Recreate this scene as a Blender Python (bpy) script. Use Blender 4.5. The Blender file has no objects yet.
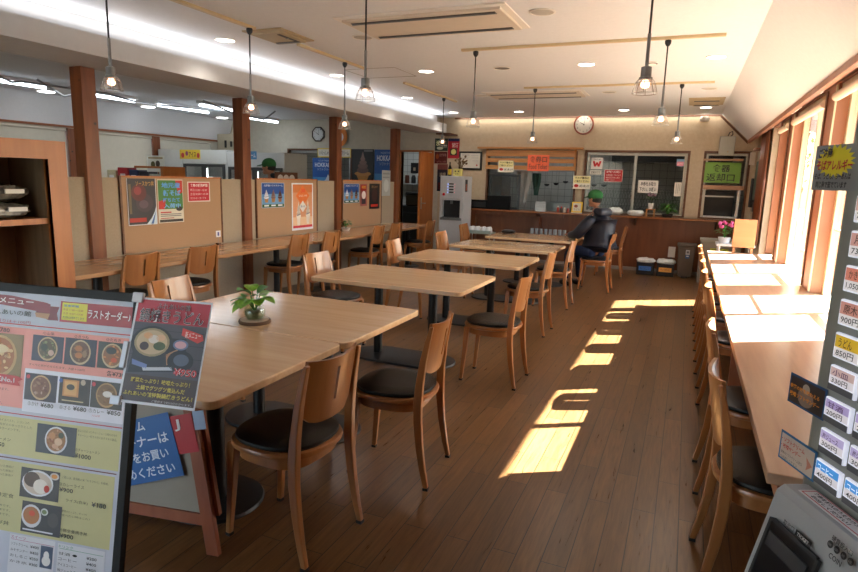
import bpy, bmesh, math, random
from mathutils import Vector, Matrix, Quaternion
random.seed(7)
PI = math.pi
SC = bpy.context.scene
COL = SC.collection

# ------------------------------------------------------------------ materials
def lin(c):
    if isinstance(c, str): c = tuple(int(c[i:i + 2], 16) / 255 for i in (0, 2, 4))
    return tuple((v / 12.92 if v <= 0.04045 else ((v + 0.055) / 1.055) ** 2.4) for v in c)

def hexc(h):
    return tuple(int(h[i:i + 2], 16) / 255 for i in (0, 2, 4))

MATS = {}
LITINK = 0
def newmat(name):
    m = bpy.data.materials.new(name)
    m.use_nodes = True
    nt = m.node_tree
    return m, nt, nt.nodes['Principled BSDF']

def plain(name, c, rough=0.6, metal=0.0, emit=0.0, ecol=None, spec=None, coat=0.0):
    if name in MATS: return MATS[name]
    if isinstance(c, str): c = hexc(c)
    m, nt, b = newmat(name)
    l = lin(c)
    # slight procedural mottling so that nothing is perfectly flat
    tc = nt.nodes.new('ShaderNodeTexCoord'); nz = nt.nodes.new('ShaderNodeTexNoise')
    nz.inputs['Scale'].default_value = 14; nz.inputs['Detail'].default_value = 3
    nt.links.new(tc.outputs['Object'], nz.inputs['Vector'])
    mx = nt.nodes.new('ShaderNodeMix'); mx.data_type = 'RGBA'
    mx.inputs[6].default_value = (*[v * 0.93 for v in l], 1); mx.inputs[7].default_value = (*[min(1, v * 1.05) for v in l], 1)
    nt.links.new(nz.outputs['Fac'], mx.inputs[0]); nt.links.new(mx.outputs[2], b.inputs['Base Color'])
    b.inputs['Roughness'].default_value = rough; b.inputs['Metallic'].default_value = metal
    if spec is not None: b.inputs['Specular IOR Level'].default_value = spec
    if coat: b.inputs['Coat Weight'].default_value = coat; b.inputs['Coat Roughness'].default_value = 0.1
    if emit:
        b.inputs['Emission Color'].default_value = (*lin(ecol or c), 1); b.inputs['Emission Strength'].default_value = emit
    MATS[name] = m
    return m

def ink(c, rough=0.45):
    if LITINK: return plain('litink_' + c, c, 0.4, emit=LITINK)
    if isinstance(c, (tuple, list)): c = ''.join('%02x' % int(v * 255) for v in c)
    return plain('ink_' + c, c, rough)

def wood(name, c1, c2, axis='X', rough=0.35, scale=9.0, stretch=14.0, coat=0.0, knots=False):
    if name in MATS: return MATS[name]
    m, nt, b = newmat(name)
    N = nt.nodes; L = nt.links
    tc = N.new('ShaderNodeTexCoord'); mp = N.new('ShaderNodeMapping')
    s = [1, 1, 1]; i = 'XYZ'.index(axis)
    s = [1.0 if k == i else stretch for k in range(3)]
    mp.inputs['Scale'].default_value = s
    nz = N.new('ShaderNodeTexNoise'); nz.inputs['Scale'].default_value = scale / 4; nz.inputs['Detail'].default_value = 5; nz.inputs['Distortion'].default_value = 0.4
    cr = N.new('ShaderNodeValToRGB')
    cr.color_ramp.elements[0].position = 0.3; cr.color_ramp.elements[0].color = (*lin(hexc(c1)), 1)
    cr.color_ramp.elements[1].position = 0.7; cr.color_ramp.elements[1].color = (*lin(hexc(c2)), 1)
    L.new(tc.outputs['Object'], mp.inputs['Vector']); L.new(mp.outputs['Vector'], nz.inputs['Vector'])
    L.new(nz.outputs['Fac'], cr.inputs['Fac'])
    out = cr.outputs['Color']
    if knots:
        n2 = N.new('ShaderNodeTexVoronoi'); n2.inputs['Scale'].default_value = 5.5
        r2 = N.new('ShaderNodeValToRGB'); r2.color_ramp.elements[0].position = 0.07; r2.color_ramp.elements[0].color = (0, 0, 0, 1)
        r2.color_ramp.elements[1].position = 0.12; r2.color_ramp.elements[1].color = (1, 1, 1, 1)
        L.new(tc.outputs['Object'], n2.inputs['Vector']); L.new(n2.outputs['Distance'], r2.inputs['Fac'])
        mx = N.new('ShaderNodeMix'); mx.data_type = 'RGBA'; mx.inputs[6].default_value = (0.012, 0.006, 0.004, 1)
        L.new(r2.outputs['Color'], mx.inputs[0]); L.new(out, mx.inputs[7]); out = mx.outputs[2]
    L.new(out, b.inputs['Base Color'])
    b.inputs['Roughness'].default_value = rough
    if coat: b.inputs['Coat Weight'].default_value = coat; b.inputs['Coat Roughness'].default_value = 0.12
    MATS[name] = m
    return m

def speckle(name, c1, c2, scale, rough=0.9, bump=0.0, bscale=None):
    if name in MATS: return MATS[name]
    m, nt, b = newmat(name); N = nt.nodes; L = nt.links
    tc = N.new('ShaderNodeTexCoord'); nz = N.new('ShaderNodeTexNoise')
    nz.inputs['Scale'].default_value = scale; nz.inputs['Detail'].default_value = 8; nz.inputs['Roughness'].default_value = 0.7
    cr = N.new('ShaderNodeValToRGB')
    cr.color_ramp.elements[0].position = 0.3; cr.color_ramp.elements[0].color = (*lin(hexc(c1)), 1)
    cr.color_ramp.elements[1].position = 0.7; cr.color_ramp.elements[1].color = (*lin(hexc(c2)), 1)
    L.new(tc.outputs['Object'], nz.inputs['Vector']); L.new(nz.outputs['Fac'], cr.inputs['Fac']); L.new(cr.outputs['Color'], b.inputs['Base Color'])
    if bump:
        bp = N.new('ShaderNodeBump'); bp.inputs['Strength'].default_value = bump; bp.inputs['Distance'].default_value = 0.004
        n3 = N.new('ShaderNodeTexNoise'); n3.inputs['Scale'].default_value = bscale or scale * 3; L.new(tc.outputs['Object'], n3.inputs['Vector'])
        L.new(n3.outputs['Fac'], bp.inputs['Height']); L.new(bp.outputs['Normal'], b.inputs['Normal'])
    b.inputs['Roughness'].default_value = rough
    MATS[name] = m
    return m

def glassmat(name, tint=(1, 1, 1), gloss=0.12, rough=0.02):
    if name in MATS: return MATS[name]
    m, nt, b = newmat(name); N = nt.nodes; L = nt.links
    N.remove(b)
    tr = N.new('ShaderNodeBsdfTransparent'); tr.inputs['Color'].default_value = (*tint, 1)
    gl = N.new('ShaderNodeBsdfGlossy'); gl.inputs['Roughness'].default_value = rough
    fr = N.new('ShaderNodeLayerWeight'); fr.inputs['Blend'].default_value = 0.5
    pw_ = N.new('ShaderNodeMath'); pw_.operation = 'POWER'; pw_.inputs[1].default_value = 5; L.new(fr.outputs['Facing'], pw_.inputs[0])
    ad = N.new('ShaderNodeMath'); ad.operation = 'MULTIPLY_ADD'; ad.inputs[1].default_value = 0.4; ad.inputs[2].default_value = gloss * 0.5
    mx = N.new('ShaderNodeMixShader')
    L.new(pw_.outputs[0], ad.inputs[0]); L.new(ad.outputs[0], mx.inputs[0]); L.new(tr.outputs[0], mx.inputs[1]); L.new(gl.outputs[0], mx.inputs[2])
    L.new(mx.outputs[0], N['Material Output'].inputs['Surface'])
    MATS[name] = m
    return m

def floormat():
    m, nt, b = newmat('floor_boards'); N = nt.nodes; L = nt.links
    tc = N.new('ShaderNodeTexCoord'); mp = N.new('ShaderNodeMapping'); mp.inputs['Rotation'].default_value = (0, 0, PI / 2)
    br = N.new('ShaderNodeTexBrick'); br.offset = 0.37; br.offset_frequency = 2; br.squash = 1
    br.inputs['Scale'].default_value = 1; br.inputs['Brick Width'].default_value = 0.92; br.inputs['Row Height'].default_value = 0.101
    br.inputs['Mortar Size'].default_value = 0.0022; br.inputs['Mortar Smooth'].default_value = 0.2
    br.inputs['Color1'].default_value = (*lin(hexc('624529')), 1); br.inputs['Color2'].default_value = (*lin(hexc('755433')), 1)
    br.inputs['Mortar'].default_value = (*lin(hexc('1d130b')), 1)
    L.new(tc.outputs['Object'], mp.inputs['Vector']); L.new(mp.outputs['Vector'], br.inputs['Vector'])
    m2 = N.new('ShaderNodeMapping'); m2.inputs['Scale'].default_value = (26, 1.6, 1); L.new(tc.outputs['Object'], m2.inputs['Vector'])
    nz = N.new('ShaderNodeTexNoise'); nz.inputs['Scale'].default_value = 2.2; nz.inputs['Detail'].default_value = 6; nz.inputs['Distortion'].default_value = 1.2
    L.new(m2.outputs['Vector'], nz.inputs['Vector'])
    cr = N.new('ShaderNodeValToRGB'); cr.color_ramp.elements[0].position = 0.33; cr.color_ramp.elements[0].color = (0.6, 0.57, 0.54, 1)
    cr.color_ramp.elements[1].position = 0.66; cr.color_ramp.elements[1].color = (1.08, 1.05, 1.0, 1)
    L.new(nz.outputs['Fac'], cr.inputs['Fac'])
    mx = N.new('ShaderNodeMix'); mx.data_type = 'RGBA'; mx.blend_type = 'MULTIPLY'; mx.inputs[0].default_value = 0.85
    L.new(br.outputs['Color'], mx.inputs[6]); L.new(cr.outputs['Color'], mx.inputs[7]); L.new(mx.outputs[2], b.inputs['Base Color'])
    rr = N.new('ShaderNodeMapRange'); rr.inputs[3].default_value = 0.25; rr.inputs[4].default_value = 0.33
    L.new(nz.outputs['Fac'], rr.inputs[0]); L.new(rr.outputs[0], b.inputs['Roughness'])
    bp = N.new('ShaderNodeBump'); bp.inputs['Strength'].default_value = 0.35; bp.inputs['Distance'].default_value = 0.002; bp.invert = True
    L.new(br.outputs['Fac'], bp.inputs['Height']); L.new(bp.outputs['Normal'], b.inputs['Normal'])
    MATS['floor_boards'] = m
    return m

def tilemat(name, c, grout, w, h, rot=(PI / 2, 0, 0)):
    m, nt, b = newmat(name); N = nt.nodes; L = nt.links
    tc = N.new('ShaderNodeTexCoord'); mp = N.new('ShaderNodeMapping'); mp.inputs['Rotation'].default_value = rot
    br = N.new('ShaderNodeTexBrick'); br.offset = 0; br.inputs['Scale'].default_value = 1
    br.inputs['Brick Width'].default_value = w; br.inputs['Row Height'].default_value = h; br.inputs['Mortar Size'].default_value = 0.004
    br.inputs['Color1'].default_value = (*lin(hexc(c)), 1); br.inputs['Color2'].default_value = (*lin(hexc(c)), 1); br.inputs['Mortar'].default_value = (*lin(hexc(grout)), 1)
    L.new(tc.outputs['Object'], mp.inputs['Vector']); L.new(mp.outputs['Vector'], br.inputs['Vector']); L.new(br.outputs['Color'], b.inputs['Base Color'])
    b.inputs['Roughness'].default_value = 0.25
    MATS[name] = m
    return m

# ------------------------------------------------------------------ mesh builder
class MB:
    def __init__(s): s.v = []; s.f = []; s.m = []; s.sm = []; s.mats = []
    def mi(s, mat):
        if mat not in s.mats: s.mats.append(mat)
        return s.mats.index(mat)
    def add(s, vs, fs, mat, smooth=False):
        o = len(s.v); s.v += [tuple(v) for v in vs]; k = s.mi(mat)
        for f in fs: s.f.append([o + i for i in f]); s.m.append(k); s.sm.append(smooth)
        return s
    def box(s, x0, x1, y0, y1, z0, z1, mat, M=None):
        vs = [Vector((x, y, z)) for z in (z0, z1) for y in (y0, y1) for x in (x0, x1)]
        if M: vs = [M @ v for v in vs]
        return s.add(vs, [(0, 2, 3, 1), (4, 5, 7, 6), (0, 1, 5, 4), (2, 6, 7, 3), (0, 4, 6, 2), (1, 3, 7, 5)], mat)
    def lathe(s, prof, mat, c=(0, 0, 0), n=20, smooth=True, caps=True, sx=1, sy=1):
        vs = []; fs = []
        for r, z in prof:
            for k in range(n):
                a = 2 * PI * k / n; vs.append((c[0] + r * sx * math.cos(a), c[1] + r * sy * math.sin(a), c[2] + z))
        for i in range(len(prof) - 1):
            for k in range(n):
                k2 = (k + 1) % n; fs.append((i * n + k, i * n + k2, (i + 1) * n + k2, (i + 1) * n + k))
        s.add(vs, fs, mat, smooth)
        if caps: s.add(vs, [tuple(range(n))[::-1], tuple((len(prof) - 1) * n + k for k in range(n))], mat)
        return s
    def tube(s, pts, r, mat, n=8, closed=False, smooth=True):
        pts = [Vector(p) for p in pts]; m = len(pts)
        rs = r if isinstance(r, (list, tuple)) else [r] * m
        vs = []; up = None
        for i, p in enumerate(pts):
            a = pts[(i - 1) % m] if (closed or i) else p; b = pts[(i + 1) % m] if (closed or i < m - 1) else p
            t = (b - a).normalized()
            if up is None:
                up = t.cross(Vector((0, 0, 1)) if abs(t.z) < 0.9 else Vector((1, 0, 0))).normalized()
            up = (up - t * up.dot(t)).normalized(); w = t.cross(up)
            for k in range(n):
                an = 2 * PI * k / n; vs.append(p + (up * math.cos(an) + w * math.sin(an)) * rs[i])
        fs = []
        for i in range(m if closed else m - 1):
            j = (i + 1) % m
            for k in range(n):
                k2 = (k + 1) % n; fs.append((i * n + k, i * n + k2, j * n + k2, j * n + k))
        if not closed: fs += [tuple(range(n))[::-1], tuple((m - 1) * n + k for k in range(n))]
        return s.add(vs, fs, mat, smooth)
    def prism(s, poly, a, b, mat, axis='Z', smooth=False):
        n = len(poly)
        def P(p, t): return {'Z': (p[0], p[1], t), 'Y': (p[0], t, p[1]), 'X': (t, p[0], p[1])}[axis]
        vs = [P(p, a) for p in poly] + [P(p, b) for p in poly]
        fs = [(k, (k + 1) % n, n + (k + 1) % n, n + k) for k in range(n)]
        s.add(vs, fs, mat, smooth); s.add(vs, [tuple(range(n))[::-1], tuple(range(n, 2 * n))], mat)
        return s
    def sphere(s, c, r, mat, n=16, m=10, sc=(1, 1, 1)):
        vs = []; fs = []
        for i in range(m + 1):
            t = PI * i / m
            for k in range(n):
                a = 2 * PI * k / n
                vs.append((c[0] + r * sc[0] * math.sin(t) * math.cos(a), c[1] + r * sc[1] * math.sin(t) * math.sin(a), c[2] + r * sc[2] * math.cos(t)))
        for i in range(m):
            for k in range(n):
                k2 = (k + 1) % n; fs.append((i * n + k, (i + 1) * n + k, (i + 1) * n + k2, i * n + k2))
        return s.add(vs, fs, mat, True)
    def sweep(s, pts, secs, mat, smooth=False):
        """rectangular section (hx, hy) at each point, in the XY plane"""
        vs = []; fs = []
        for (x, y, z), (hx, hy) in zip(pts, secs):
            vs += [(x - hx, y - hy, z), (x + hx, y - hy, z), (x + hx, y + hy, z), (x - hx, y + hy, z)]
        for i in range(len(pts) - 1):
            for k in range(4):
                k2 = (k + 1) % 4; fs.append((i * 4 + k, i * 4 + k2, i * 4 + 4 + k2, i * 4 + 4 + k))
        fs += [(3, 2, 1, 0), tuple(len(pts) * 4 - 4 + k for k in range(4))]
        return s.add(vs, fs, mat, smooth)

def obj(name, mb, parent=None, loc=(0, 0, 0), rz=0, bevel=0, rot=None, angle=None, segs=2):
    me = bpy.data.meshes.new(name)
    me.from_pydata(mb.v, [], mb.f)
    for m in mb.mats: me.materials.append(m)
    for p, k, sm in zip(me.polygons, mb.m, mb.sm): p.material_index = k; p.use_smooth = sm
    bm = bmesh.new(); bm.from_mesh(me)
    if not getattr(mb, 'flat', False):
        bmesh.ops.remove_doubles(bm, verts=bm.verts, dist=1e-6)
        bmesh.ops.recalc_face_normals(bm, faces=bm.faces)
    bm.to_mesh(me); bm.free()
    if any(mb.sm):
        try: me.set_sharp_from_angle(angle=angle or math.radians(38))
        except Exception: pass
    o = bpy.data.objects.new(name, me); COL.objects.link(o)
    o.location = loc; o.rotation_euler = rot or (0, 0, rz)
    if parent: o.parent = parent
    if bevel:
        b = o.modifiers.new('bevel', 'BEVEL'); b.width = bevel; b.segments = segs; b.limit_method = 'ANGLE'; b.angle_limit = math.radians(40)
    return o

def tag(o, label, cat, group=None, kind=None):
    o['label'] = label; o['category'] = cat
    if group: o['group'] = group
    if kind: o['kind'] = kind
    return o
def thing(name, label, cat, loc=(0, 0, 0), rz=0, group=None, rot=None):
    o = bpy.data.objects.new(name, None); COL.objects.link(o); o.empty_display_size = 0.1
    o.location = loc; o.rotation_euler = rot or (0, 0, rz)
    return tag(o, label, cat, group)
def struct(name, mb, **k):
    o = obj(name, mb, **k)
    if not k.get('parent'): o['kind'] = 'structure'
    return o
def copy_tree(o, parent=None):
    c = o.copy(); COL.objects.link(c); c.parent = parent
    for ch in list(o.children): copy_tree(ch, c)
    return c
def place(proto, used, loc, rz, label, group=None):
    o = proto if not used else copy_tree(proto)
    o.location = loc; o.rotation_euler = (0, 0, rz); o['label'] = label
    if group: o['group'] = group
    return o

# ------------------------------------------------------------------ text and printed paper
TXT = {}
def textpoly(s, bold=0.0):
    key = (s, bold)
    if key in TXT: return TXT[key]
    cu = bpy.data.curves.new('t', 'FONT'); cu.body = s; cu.size = 1; cu.resolution_u = 2; cu.offset = bold
    ob = bpy.data.objects.new('t', cu); COL.objects.link(ob)
    dg = bpy.context.evaluated_depsgraph_get()
    me = bpy.data.meshes.new_from_object(ob.evaluated_get(dg))
    vs = [(v.co.x, v.co.y) for v in me.vertices]; fs = [tuple(p.vertices) for p in me.polygons]
    bpy.data.objects.remove(ob); bpy.data.curves.remove(cu); bpy.data.meshes.remove(me)
    if vs:
        x0 = min(v[0] for v in vs); x1 = max(v[0] for v in vs); y0 = min(v[1] for v in vs); y1 = max(v[1] for v in vs)
        vs = [((x - x0) / max(x1 - x0, 1e-6), (y - y0) / max(y1 - y0, 1e-6)) for x, y in vs]
    TXT[key] = (vs, fs)
    return TXT[key]

LAY = 0.00035
def prints(ops, w, h, y=0.0):
    """ops in fractions of the sheet, y down; returns picture and text builders on a sheet whose face is at local Y=y, facing -Y"""
    pic = MB(); txt = MB(); pic.flat = txt.flat = True
    for op in ops:
        k = op[0]
        if k == 'R':
            _, x0, y0, x1, y1, c = op[:6]; l = op[6] if len(op) > 6 else 1
            Y = y - LAY * l
            pic.add([(x0 * w, Y, -y1 * h), (x1 * w, Y, -y1 * h), (x1 * w, Y, -y0 * h), (x0 * w, Y, -y0 * h)], [(0, 1, 2, 3)], ink(c))
        elif k == 'P':
            _, pts, c = op[:3]; l = op[3] if len(op) > 3 else 2
            Y = y - LAY * l
            pic.add([(a * w, Y, -b * h) for a, b in pts], [tuple(range(len(pts)))], ink(c))
        elif k == 'E':
            _, cx, cy, rx, ry, c = op[:6]; l = op[6] if len(op) > 6 else 3
            Y = y - LAY * l; n = 20
            pic.add([((cx + rx * math.cos(2 * PI * i / n)) * w, Y, -(cy + ry * math.sin(2 * PI * i / n)) * h) for i in range(n)], [tuple(range(n))], ink(c))
        elif k == 'T':
            _, s, x0, y0, x1, y1, c = op[:7]; l = op[7] if len(op) > 7 else 8
            Y = y - LAY * l
            vs, fs = textpoly(s, op[8] if len(op) > 8 else 0.0)
            txt.add([((x0 + u * (x1 - x0)) * w, Y, -(y1 - v * (y1 - y0)) * h) for u, v in vs], fs, ink(c))
    return pic, txt

def paper(name, label, cat, w, h, base, ops, loc, rz=0, tilt=0, spin=0, group=None, parent=None, thick=0.001, border=None, kind=None):
    """a sheet with its top-left corner at loc"""
    b = MB(); b.box(0, w, 0, thick, -h, 0, ink(base))
    R = Matrix.Rotation(rz, 4, 'Z') @ Matrix.Rotation(-tilt, 4, 'X') @ Matrix.Rotation(spin, 4, 'Y')
    o = obj(name, b, parent, loc, rot=R.to_euler())
    if label: tag(o, label, cat, group, kind)
    pic, txt = prints(ops, w, h)
    if pic.v: obj('printed_picture', pic, o)
    if txt.v: obj('printed_text', txt, o)
    return o

# ------------------------------------------------------------------ shared materials
W_TABLE = wood('table_wood', 'cfa87e', 'dcb88f', 'X', 0.17, 7, 16, coat=0.3)
W_CHAIR = wood('chair_wood', '9a6236', 'b07644', 'Z', 0.3, 8, 9, coat=0.2)
W_CNT = wood('counter_wood', 'ad8b72', 'bf9f84', 'Y', 0.28, 7, 14, coat=0.2)
W_CNTL = wood('left_counter_wood', 'a77a54', 'bb8f68', 'Y', 0.25, 7, 14, coat=0.25)
W_POST = wood('post_wood', '6a3519', '8a4f2a', 'Z', 0.45, 7, 8, knots=True)
W_TRIM = wood('trim_wood', '50301c', '6b4126', 'X', 0.4, 8, 10)
W_TRIMY = wood('trim_wood_y', '7b4220', '9a5a30', 'Y', 0.4, 8, 10)
W_ORANGE = wood('window_panel_wood', '935f44', 'a57056', 'Z', 0.45, 6, 6)
W_PANEL = wood('dark_panel_wood', '6a3a22', '7e4a2c', 'Z', 0.35, 5, 9)
W_CREAM = wood('cream_sash_wood', 'd9c8a4', 'eadcbc', 'Z', 0.5, 6, 8)
W_SLAT = wood('slat_wood', 'a8713c', 'c48d52', 'X', 0.4, 8, 12)
W_CAB = wood('cabinet_wood', 'a8602a', 'bd743a', 'Z', 0.4, 6, 10)
W_CABIN = wood('cabinet_inside', '7a6a55', '9a866c', 'Z', 0.5, 6, 12)
BLACKV = speckle('black_vinyl', '060607', '0e0e0f', 60, 0.36, 0.5, 240); BLACKV.node_tree.nodes['Principled BSDF'].inputs['Specular IOR Level'].default_value = 0.3
BLACKM = plain('black_metal', '0f1011', 0.4)
BASEM = plain('black_base', '161719', 0.48)
DARK = plain('dark_plastic', '16171a', 0.5)
WHITEP = plain('white_plastic', 'd9dadb', 0.4)
CEIL = speckle('ceiling_paint', 'd9dbdf', 'dfe1e5', 30, 0.9)
PLASTER = speckle('wall_plaster', 'b9a890', 'c5b59d', 18, 0.9, 0.2, 120)
PLASTG = speckle('grey_plaster', 'b9b4a6', 'c5c0b2', 12, 0.9, 0.2, 100)
STEEL = plain('steel', 'a9acad', 0.3, 0.9)
STEELD = plain('dark_steel', '55585a', 0.35, 0.8)
GREYM = plain('grey_metal', '7d7f80', 0.4, 0.6)
GLASS = glassmat('window_glass', (0.96, 0.97, 0.96), 0.08)
GLASSD = glassmat('serving_glass', (0.84, 0.85, 0.84), 0.06)

# ------------------------------------------------------------------ the room shell
ZC = 2.68; YB = 11.18; XR = 0.955; XL = -9.9; YN = -2.2
f = MB(); f.box(XL - 0.15, XR + 0.15, YN, 14.2, -0.1, 0, floormat()); struct('floor', f)
# ceiling (with its sloped side along the windows and along the far left wall)
c = MB()
c.prism([(-9.75, ZC), (0.375, ZC), (0.82, 2.245), (1.2, 2.5), (1.2, 2.9), (-10.1, 2.9), (-10.1, 2.21), (-9.9, 2.21)], YN, YB + 0.1, CEIL, 'Y')
struct('ceiling', c)
c = MB(); c.box(-10.1, 1.2, YB + 0.1, 14.3, 2.62, 2.75, plain('kitchen_ceiling', 'b9b9b4', 0.8)); struct('ceiling_2', c)
# lowered soffit on the posts with a light cove along it
s = MB(); m = plain('soffit_paint', 'c2c1c0', 0.9)
s.prism([(-4.92, 2.36), (-4.30, 2.36), (-4.30, 2.52), (-4.33, 2.52), (-4.33, 2.40), (-4.50, 2.40), (-4.50, ZC - 0.002), (-4.92, ZC - 0.002)], YN + 0.01, 10.75, m, 'Y')
struct('trim_1', s)
s = MB(); s.box(-4.52, -4.24, 10.76, YB - 0.002, 2.33, 2.36, W_TRIM); struct('trim_2', s)
# wood trim along the ceiling and the slope on the back wall
s = MB()
s.box(-4.30, 0.375, YB - 0.02, YB - 0.001, ZC - 0.035, ZC - 0.004, W_TRIM)
M1 = Matrix.Translation((0.375, YB - 0.011, ZC - 0.02)) @ Matrix.Rotation(math.atan2(0.435, 0.445), 4, 'Y')
s.box(0, 0.62, -0.009, 0.009, -0.03, 0.0, W_TRIM, M1)
struct('trim_3', s)
s = MB()
s.box(0.795, 0.835, YN + 0.01, YB - 0.025, 2.215, 2.262, W_ORANGE)
struct('trim_4', s)
s = MB(); s.box(-9.9, -9.86, YN + 0.02, YB - 0.02, 2.18, 2.215, W_TRIMY); struct('trim_5', s)

# back wall with doorway and three serving openings
def wall_with_holes(x0, x1, y0, y1, z0, z1, holes, mat):
    """holes: (hx0,hx1,hz0,hz1), not overlapping in x"""
    mb = MB(); x = x0
    for hx0, hx1, hz0, hz1 in sorted(holes):
        mb.box(x, hx0, y0, y1, z0, z1, mat)
        if hz0 > z0: mb.box(hx0, hx1, y0, y1, z0, hz0, mat)
        if hz1 < z1: mb.box(hx0, hx1, y0, y1, hz1, z1, mat)
        x = hx1
    mb.box(x, x1, y0, y1, z0, z1, mat)
    return mb
DO = (-5.44, -4.76, 0.0, 2.02); K1 = (-3.58, -1.94, 0.97, 2.03); K2 = (-1.74, -0.07, 0.99, 2.05); K3 = (0.21, 0.84, 0.99, 2.05); KL = (-8.20, -6.63, 0.0, 2.03)
struct('wall_back', wall_with_holes(-4.62, 1.1, YB, YB + 0.1, 0, ZC - 0.001, [K1, K2, K3], PLASTER))
struct('wall_back_left', wall_with_holes(XL - 0.1, -4.62, YB, YB + 0.1, 0, ZC - 0.001, [DO, KL], PLASTG))
# window wall
WIN = [(3.87, 5.47), (5.86, 7.46), (7.79, 8.545)]
wb = MB()
wb.box(XR, 1.10, YN, 3.87, 0, 2.6, W_ORANGE)
wb.box(XR, 1.10, 3.87, 8.60, 0, 0.66, W_ORANGE)
wb.box(XR, 1.10, 3.87, 9.25, 2.29, 2.6, W_ORANGE)
wb.box(XR, 1.10, 8.545, 8.60, 0.66, 2.29, W_ORANGE)
for a, b in ((5.47, 5.86), (7.46, 7.79)): wb.box(XR, 1.10, a, b, 0.66, 2.29, W_ORANGE)
wb.box(XR, 1.10, 9.25, YB + 0.1, 0, 2.6, PLASTER)
struct('wall_right', wb)
# side/back walls around and behind the camera
w = MB(); w.box(XL - 0.1, -5.6, YN - 0.1, YN, 0, 2.75, PLASTG); w.box(-5.6, -2.45, YN - 0.1, YN, 2.35, 2.75, PLASTG); w.box(-2.45, 1.1, YN - 0.1, YN, 0, 2.75, PLASTG); struct('wall_front', w)
w = MB()
for x in (-5.6, -4.05, -2.5): w.box(x, x + 0.05, YN - 0.08, YN - 0.02, 0, 2.35, plain('aluminium', 'a9a69c', 0.35, 0.7))
fd = struct('door_added', w)  # unseen glazed entrance, added and sized so daylight fills the foreground
w = MB()
for x in (-5.55, -4.0): w.box(x, x + 1.47, YN - 0.055, YN - 0.05, 0.02, 2.33, GLASS)
obj('door_pane', w, fd)
w = MB(); w.box(-14, 1.105, -14, YN - 0.1, -0.12, -0.02, speckle('paving', 'a8a298', 'bab4a8', 4, 0.95)); struct('pavement', w)
w = MB()
w.box(XL - 0.1, XL, YN, YB, 0, 0.9, PLASTG); w.box(XL - 0.1, XL, YN, YB, 2.16, 2.3, PLASTG)
w.box(XL - 0.1, XL, YN, 3.9, 0.9, 2.16, PLASTG)
for a, b in ((7.20, 7.33), (9.0, 9.16)): w.box(XL - 0.1, XL + 0.04, a, b, 0.9, 2.17, W_POST)
w.box(XL - 0.1, XL, 10.6, YB, 0.9, 2.16, PLASTG)
struct('wall_left', w)
# left windows, closed by cream roller blinds
BL = plain('blind_cloth', 'cfcabb', 0.9)
for i, (a, b) in enumerate(((3.9, 7.2), (7.33, 9.0), (9.16, 10.6))):
    g = MB(); g.box(XL - 0.06, XL - 0.05, a, b, 0.9, 2.16, GLASS)
    o = struct('window_%d' % (i + 4), g)
    g = MB(); g.box(XL - 0.02, XL - 0.015, a + 0.01, b - 0.01, 0.92, 2.12, BL); g.tube([(XL - 0.01, a + 0.01, 2.14), (XL - 0.01, b - 0.01, 2.14)], 0.025, BL)
    obj('roller_blind', g, o)
# kitchen room behind the openings
TILE = tilemat('white_tiles', 'd2d4d0', '8d8f8c', 0.15, 0.15)
w = MB(); w.box(XL - 0.1, 1.2, 13.6, 13.7, 0, 2.62, TILE); w.box(-8.6, -8.5, YB + 0.1, 13.6, 0, 2.62, TILE); w.box(1.1, 1.2, YB + 0.1, 13.6, 0, 2.62, TILE); w.box(XL - 0.1, XL, YB + 0.1, 13.6, 0, 2.62, TILE)
struct('wall_kitchen', w)
# casings of the openings
def casing(hole, name, t=0.035, d=0.03, sill=True, mat=W_TRIM):
    x0, x1, z0, z1 = hole; mb = MB()
    mb.box(x0 - t, x0, YB - d, YB + 0.09, z0, z1 + t, mat); mb.box(x1, x1 + t, YB - d, YB + 0.09, z0, z1 + t, mat); mb.box(x0, x1, YB - d, YB + 0.09, z1, z1 + t, mat)
    if sill: mb.box(x0 - t, x1 + t, YB - d, YB + 0.09, z0 - 0.02, z0, mat)
    return struct(name, mb)
casing(DO, 'door_1', sill=False, mat=W_CAB); casing(KL, 'door_2', sill=False)
k1 = casing(K1, 'window_7'); k2 = casing(K2, 'window_8'); k3 = casing(K3, 'window_9')
# open wooden door leaf of the kitchen doorway
d = MB(); d.box(0, 0.04, -0.62, 0, 0.02, 2.0, W_CAB); dl = struct('door_3', d, loc=(-4.76, YB - 0.035, 0))
d = MB(); d.box(0.04, 0.047, -0.57, -0.53, 0.92, 1.14, STEEL); d.tube([(0.044, -0.55, 1.03), (0.09, -0.55, 1.03), (0.09, -0.45, 1.03)], 0.009, STEEL); obj('door_handle', d, dl)
# sliding doors of the far left doorway
d = MB()
for x0, x1, y in ((-8.19, -7.40, YB + 0.05), (-7.44, -6.64, YB + 0.02)):
    d.box(x0, x1, y, y + 0.025, 0.02, 0.95, STEEL)
    for a, b in ((x0, x0 + 0.05), (x1 - 0.05, x1)): d.box(a, b, y, y + 0.025, 0.95, 2.04, STEEL)
    d.box(x0 + 0.05, x1 - 0.05, y, y + 0.025, 1.98, 2.04, STEEL)
dd = struct('door_4', d)
d = MB()
for x0, x1, y in ((-8.14, -7.45, YB + 0.062), (-7.39, -6.69, YB + 0.032)): d.box(x0, x1, y, y + 0.004, 0.95, 1.98, GLASSD)
obj('door_pane', d, dd)

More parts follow.
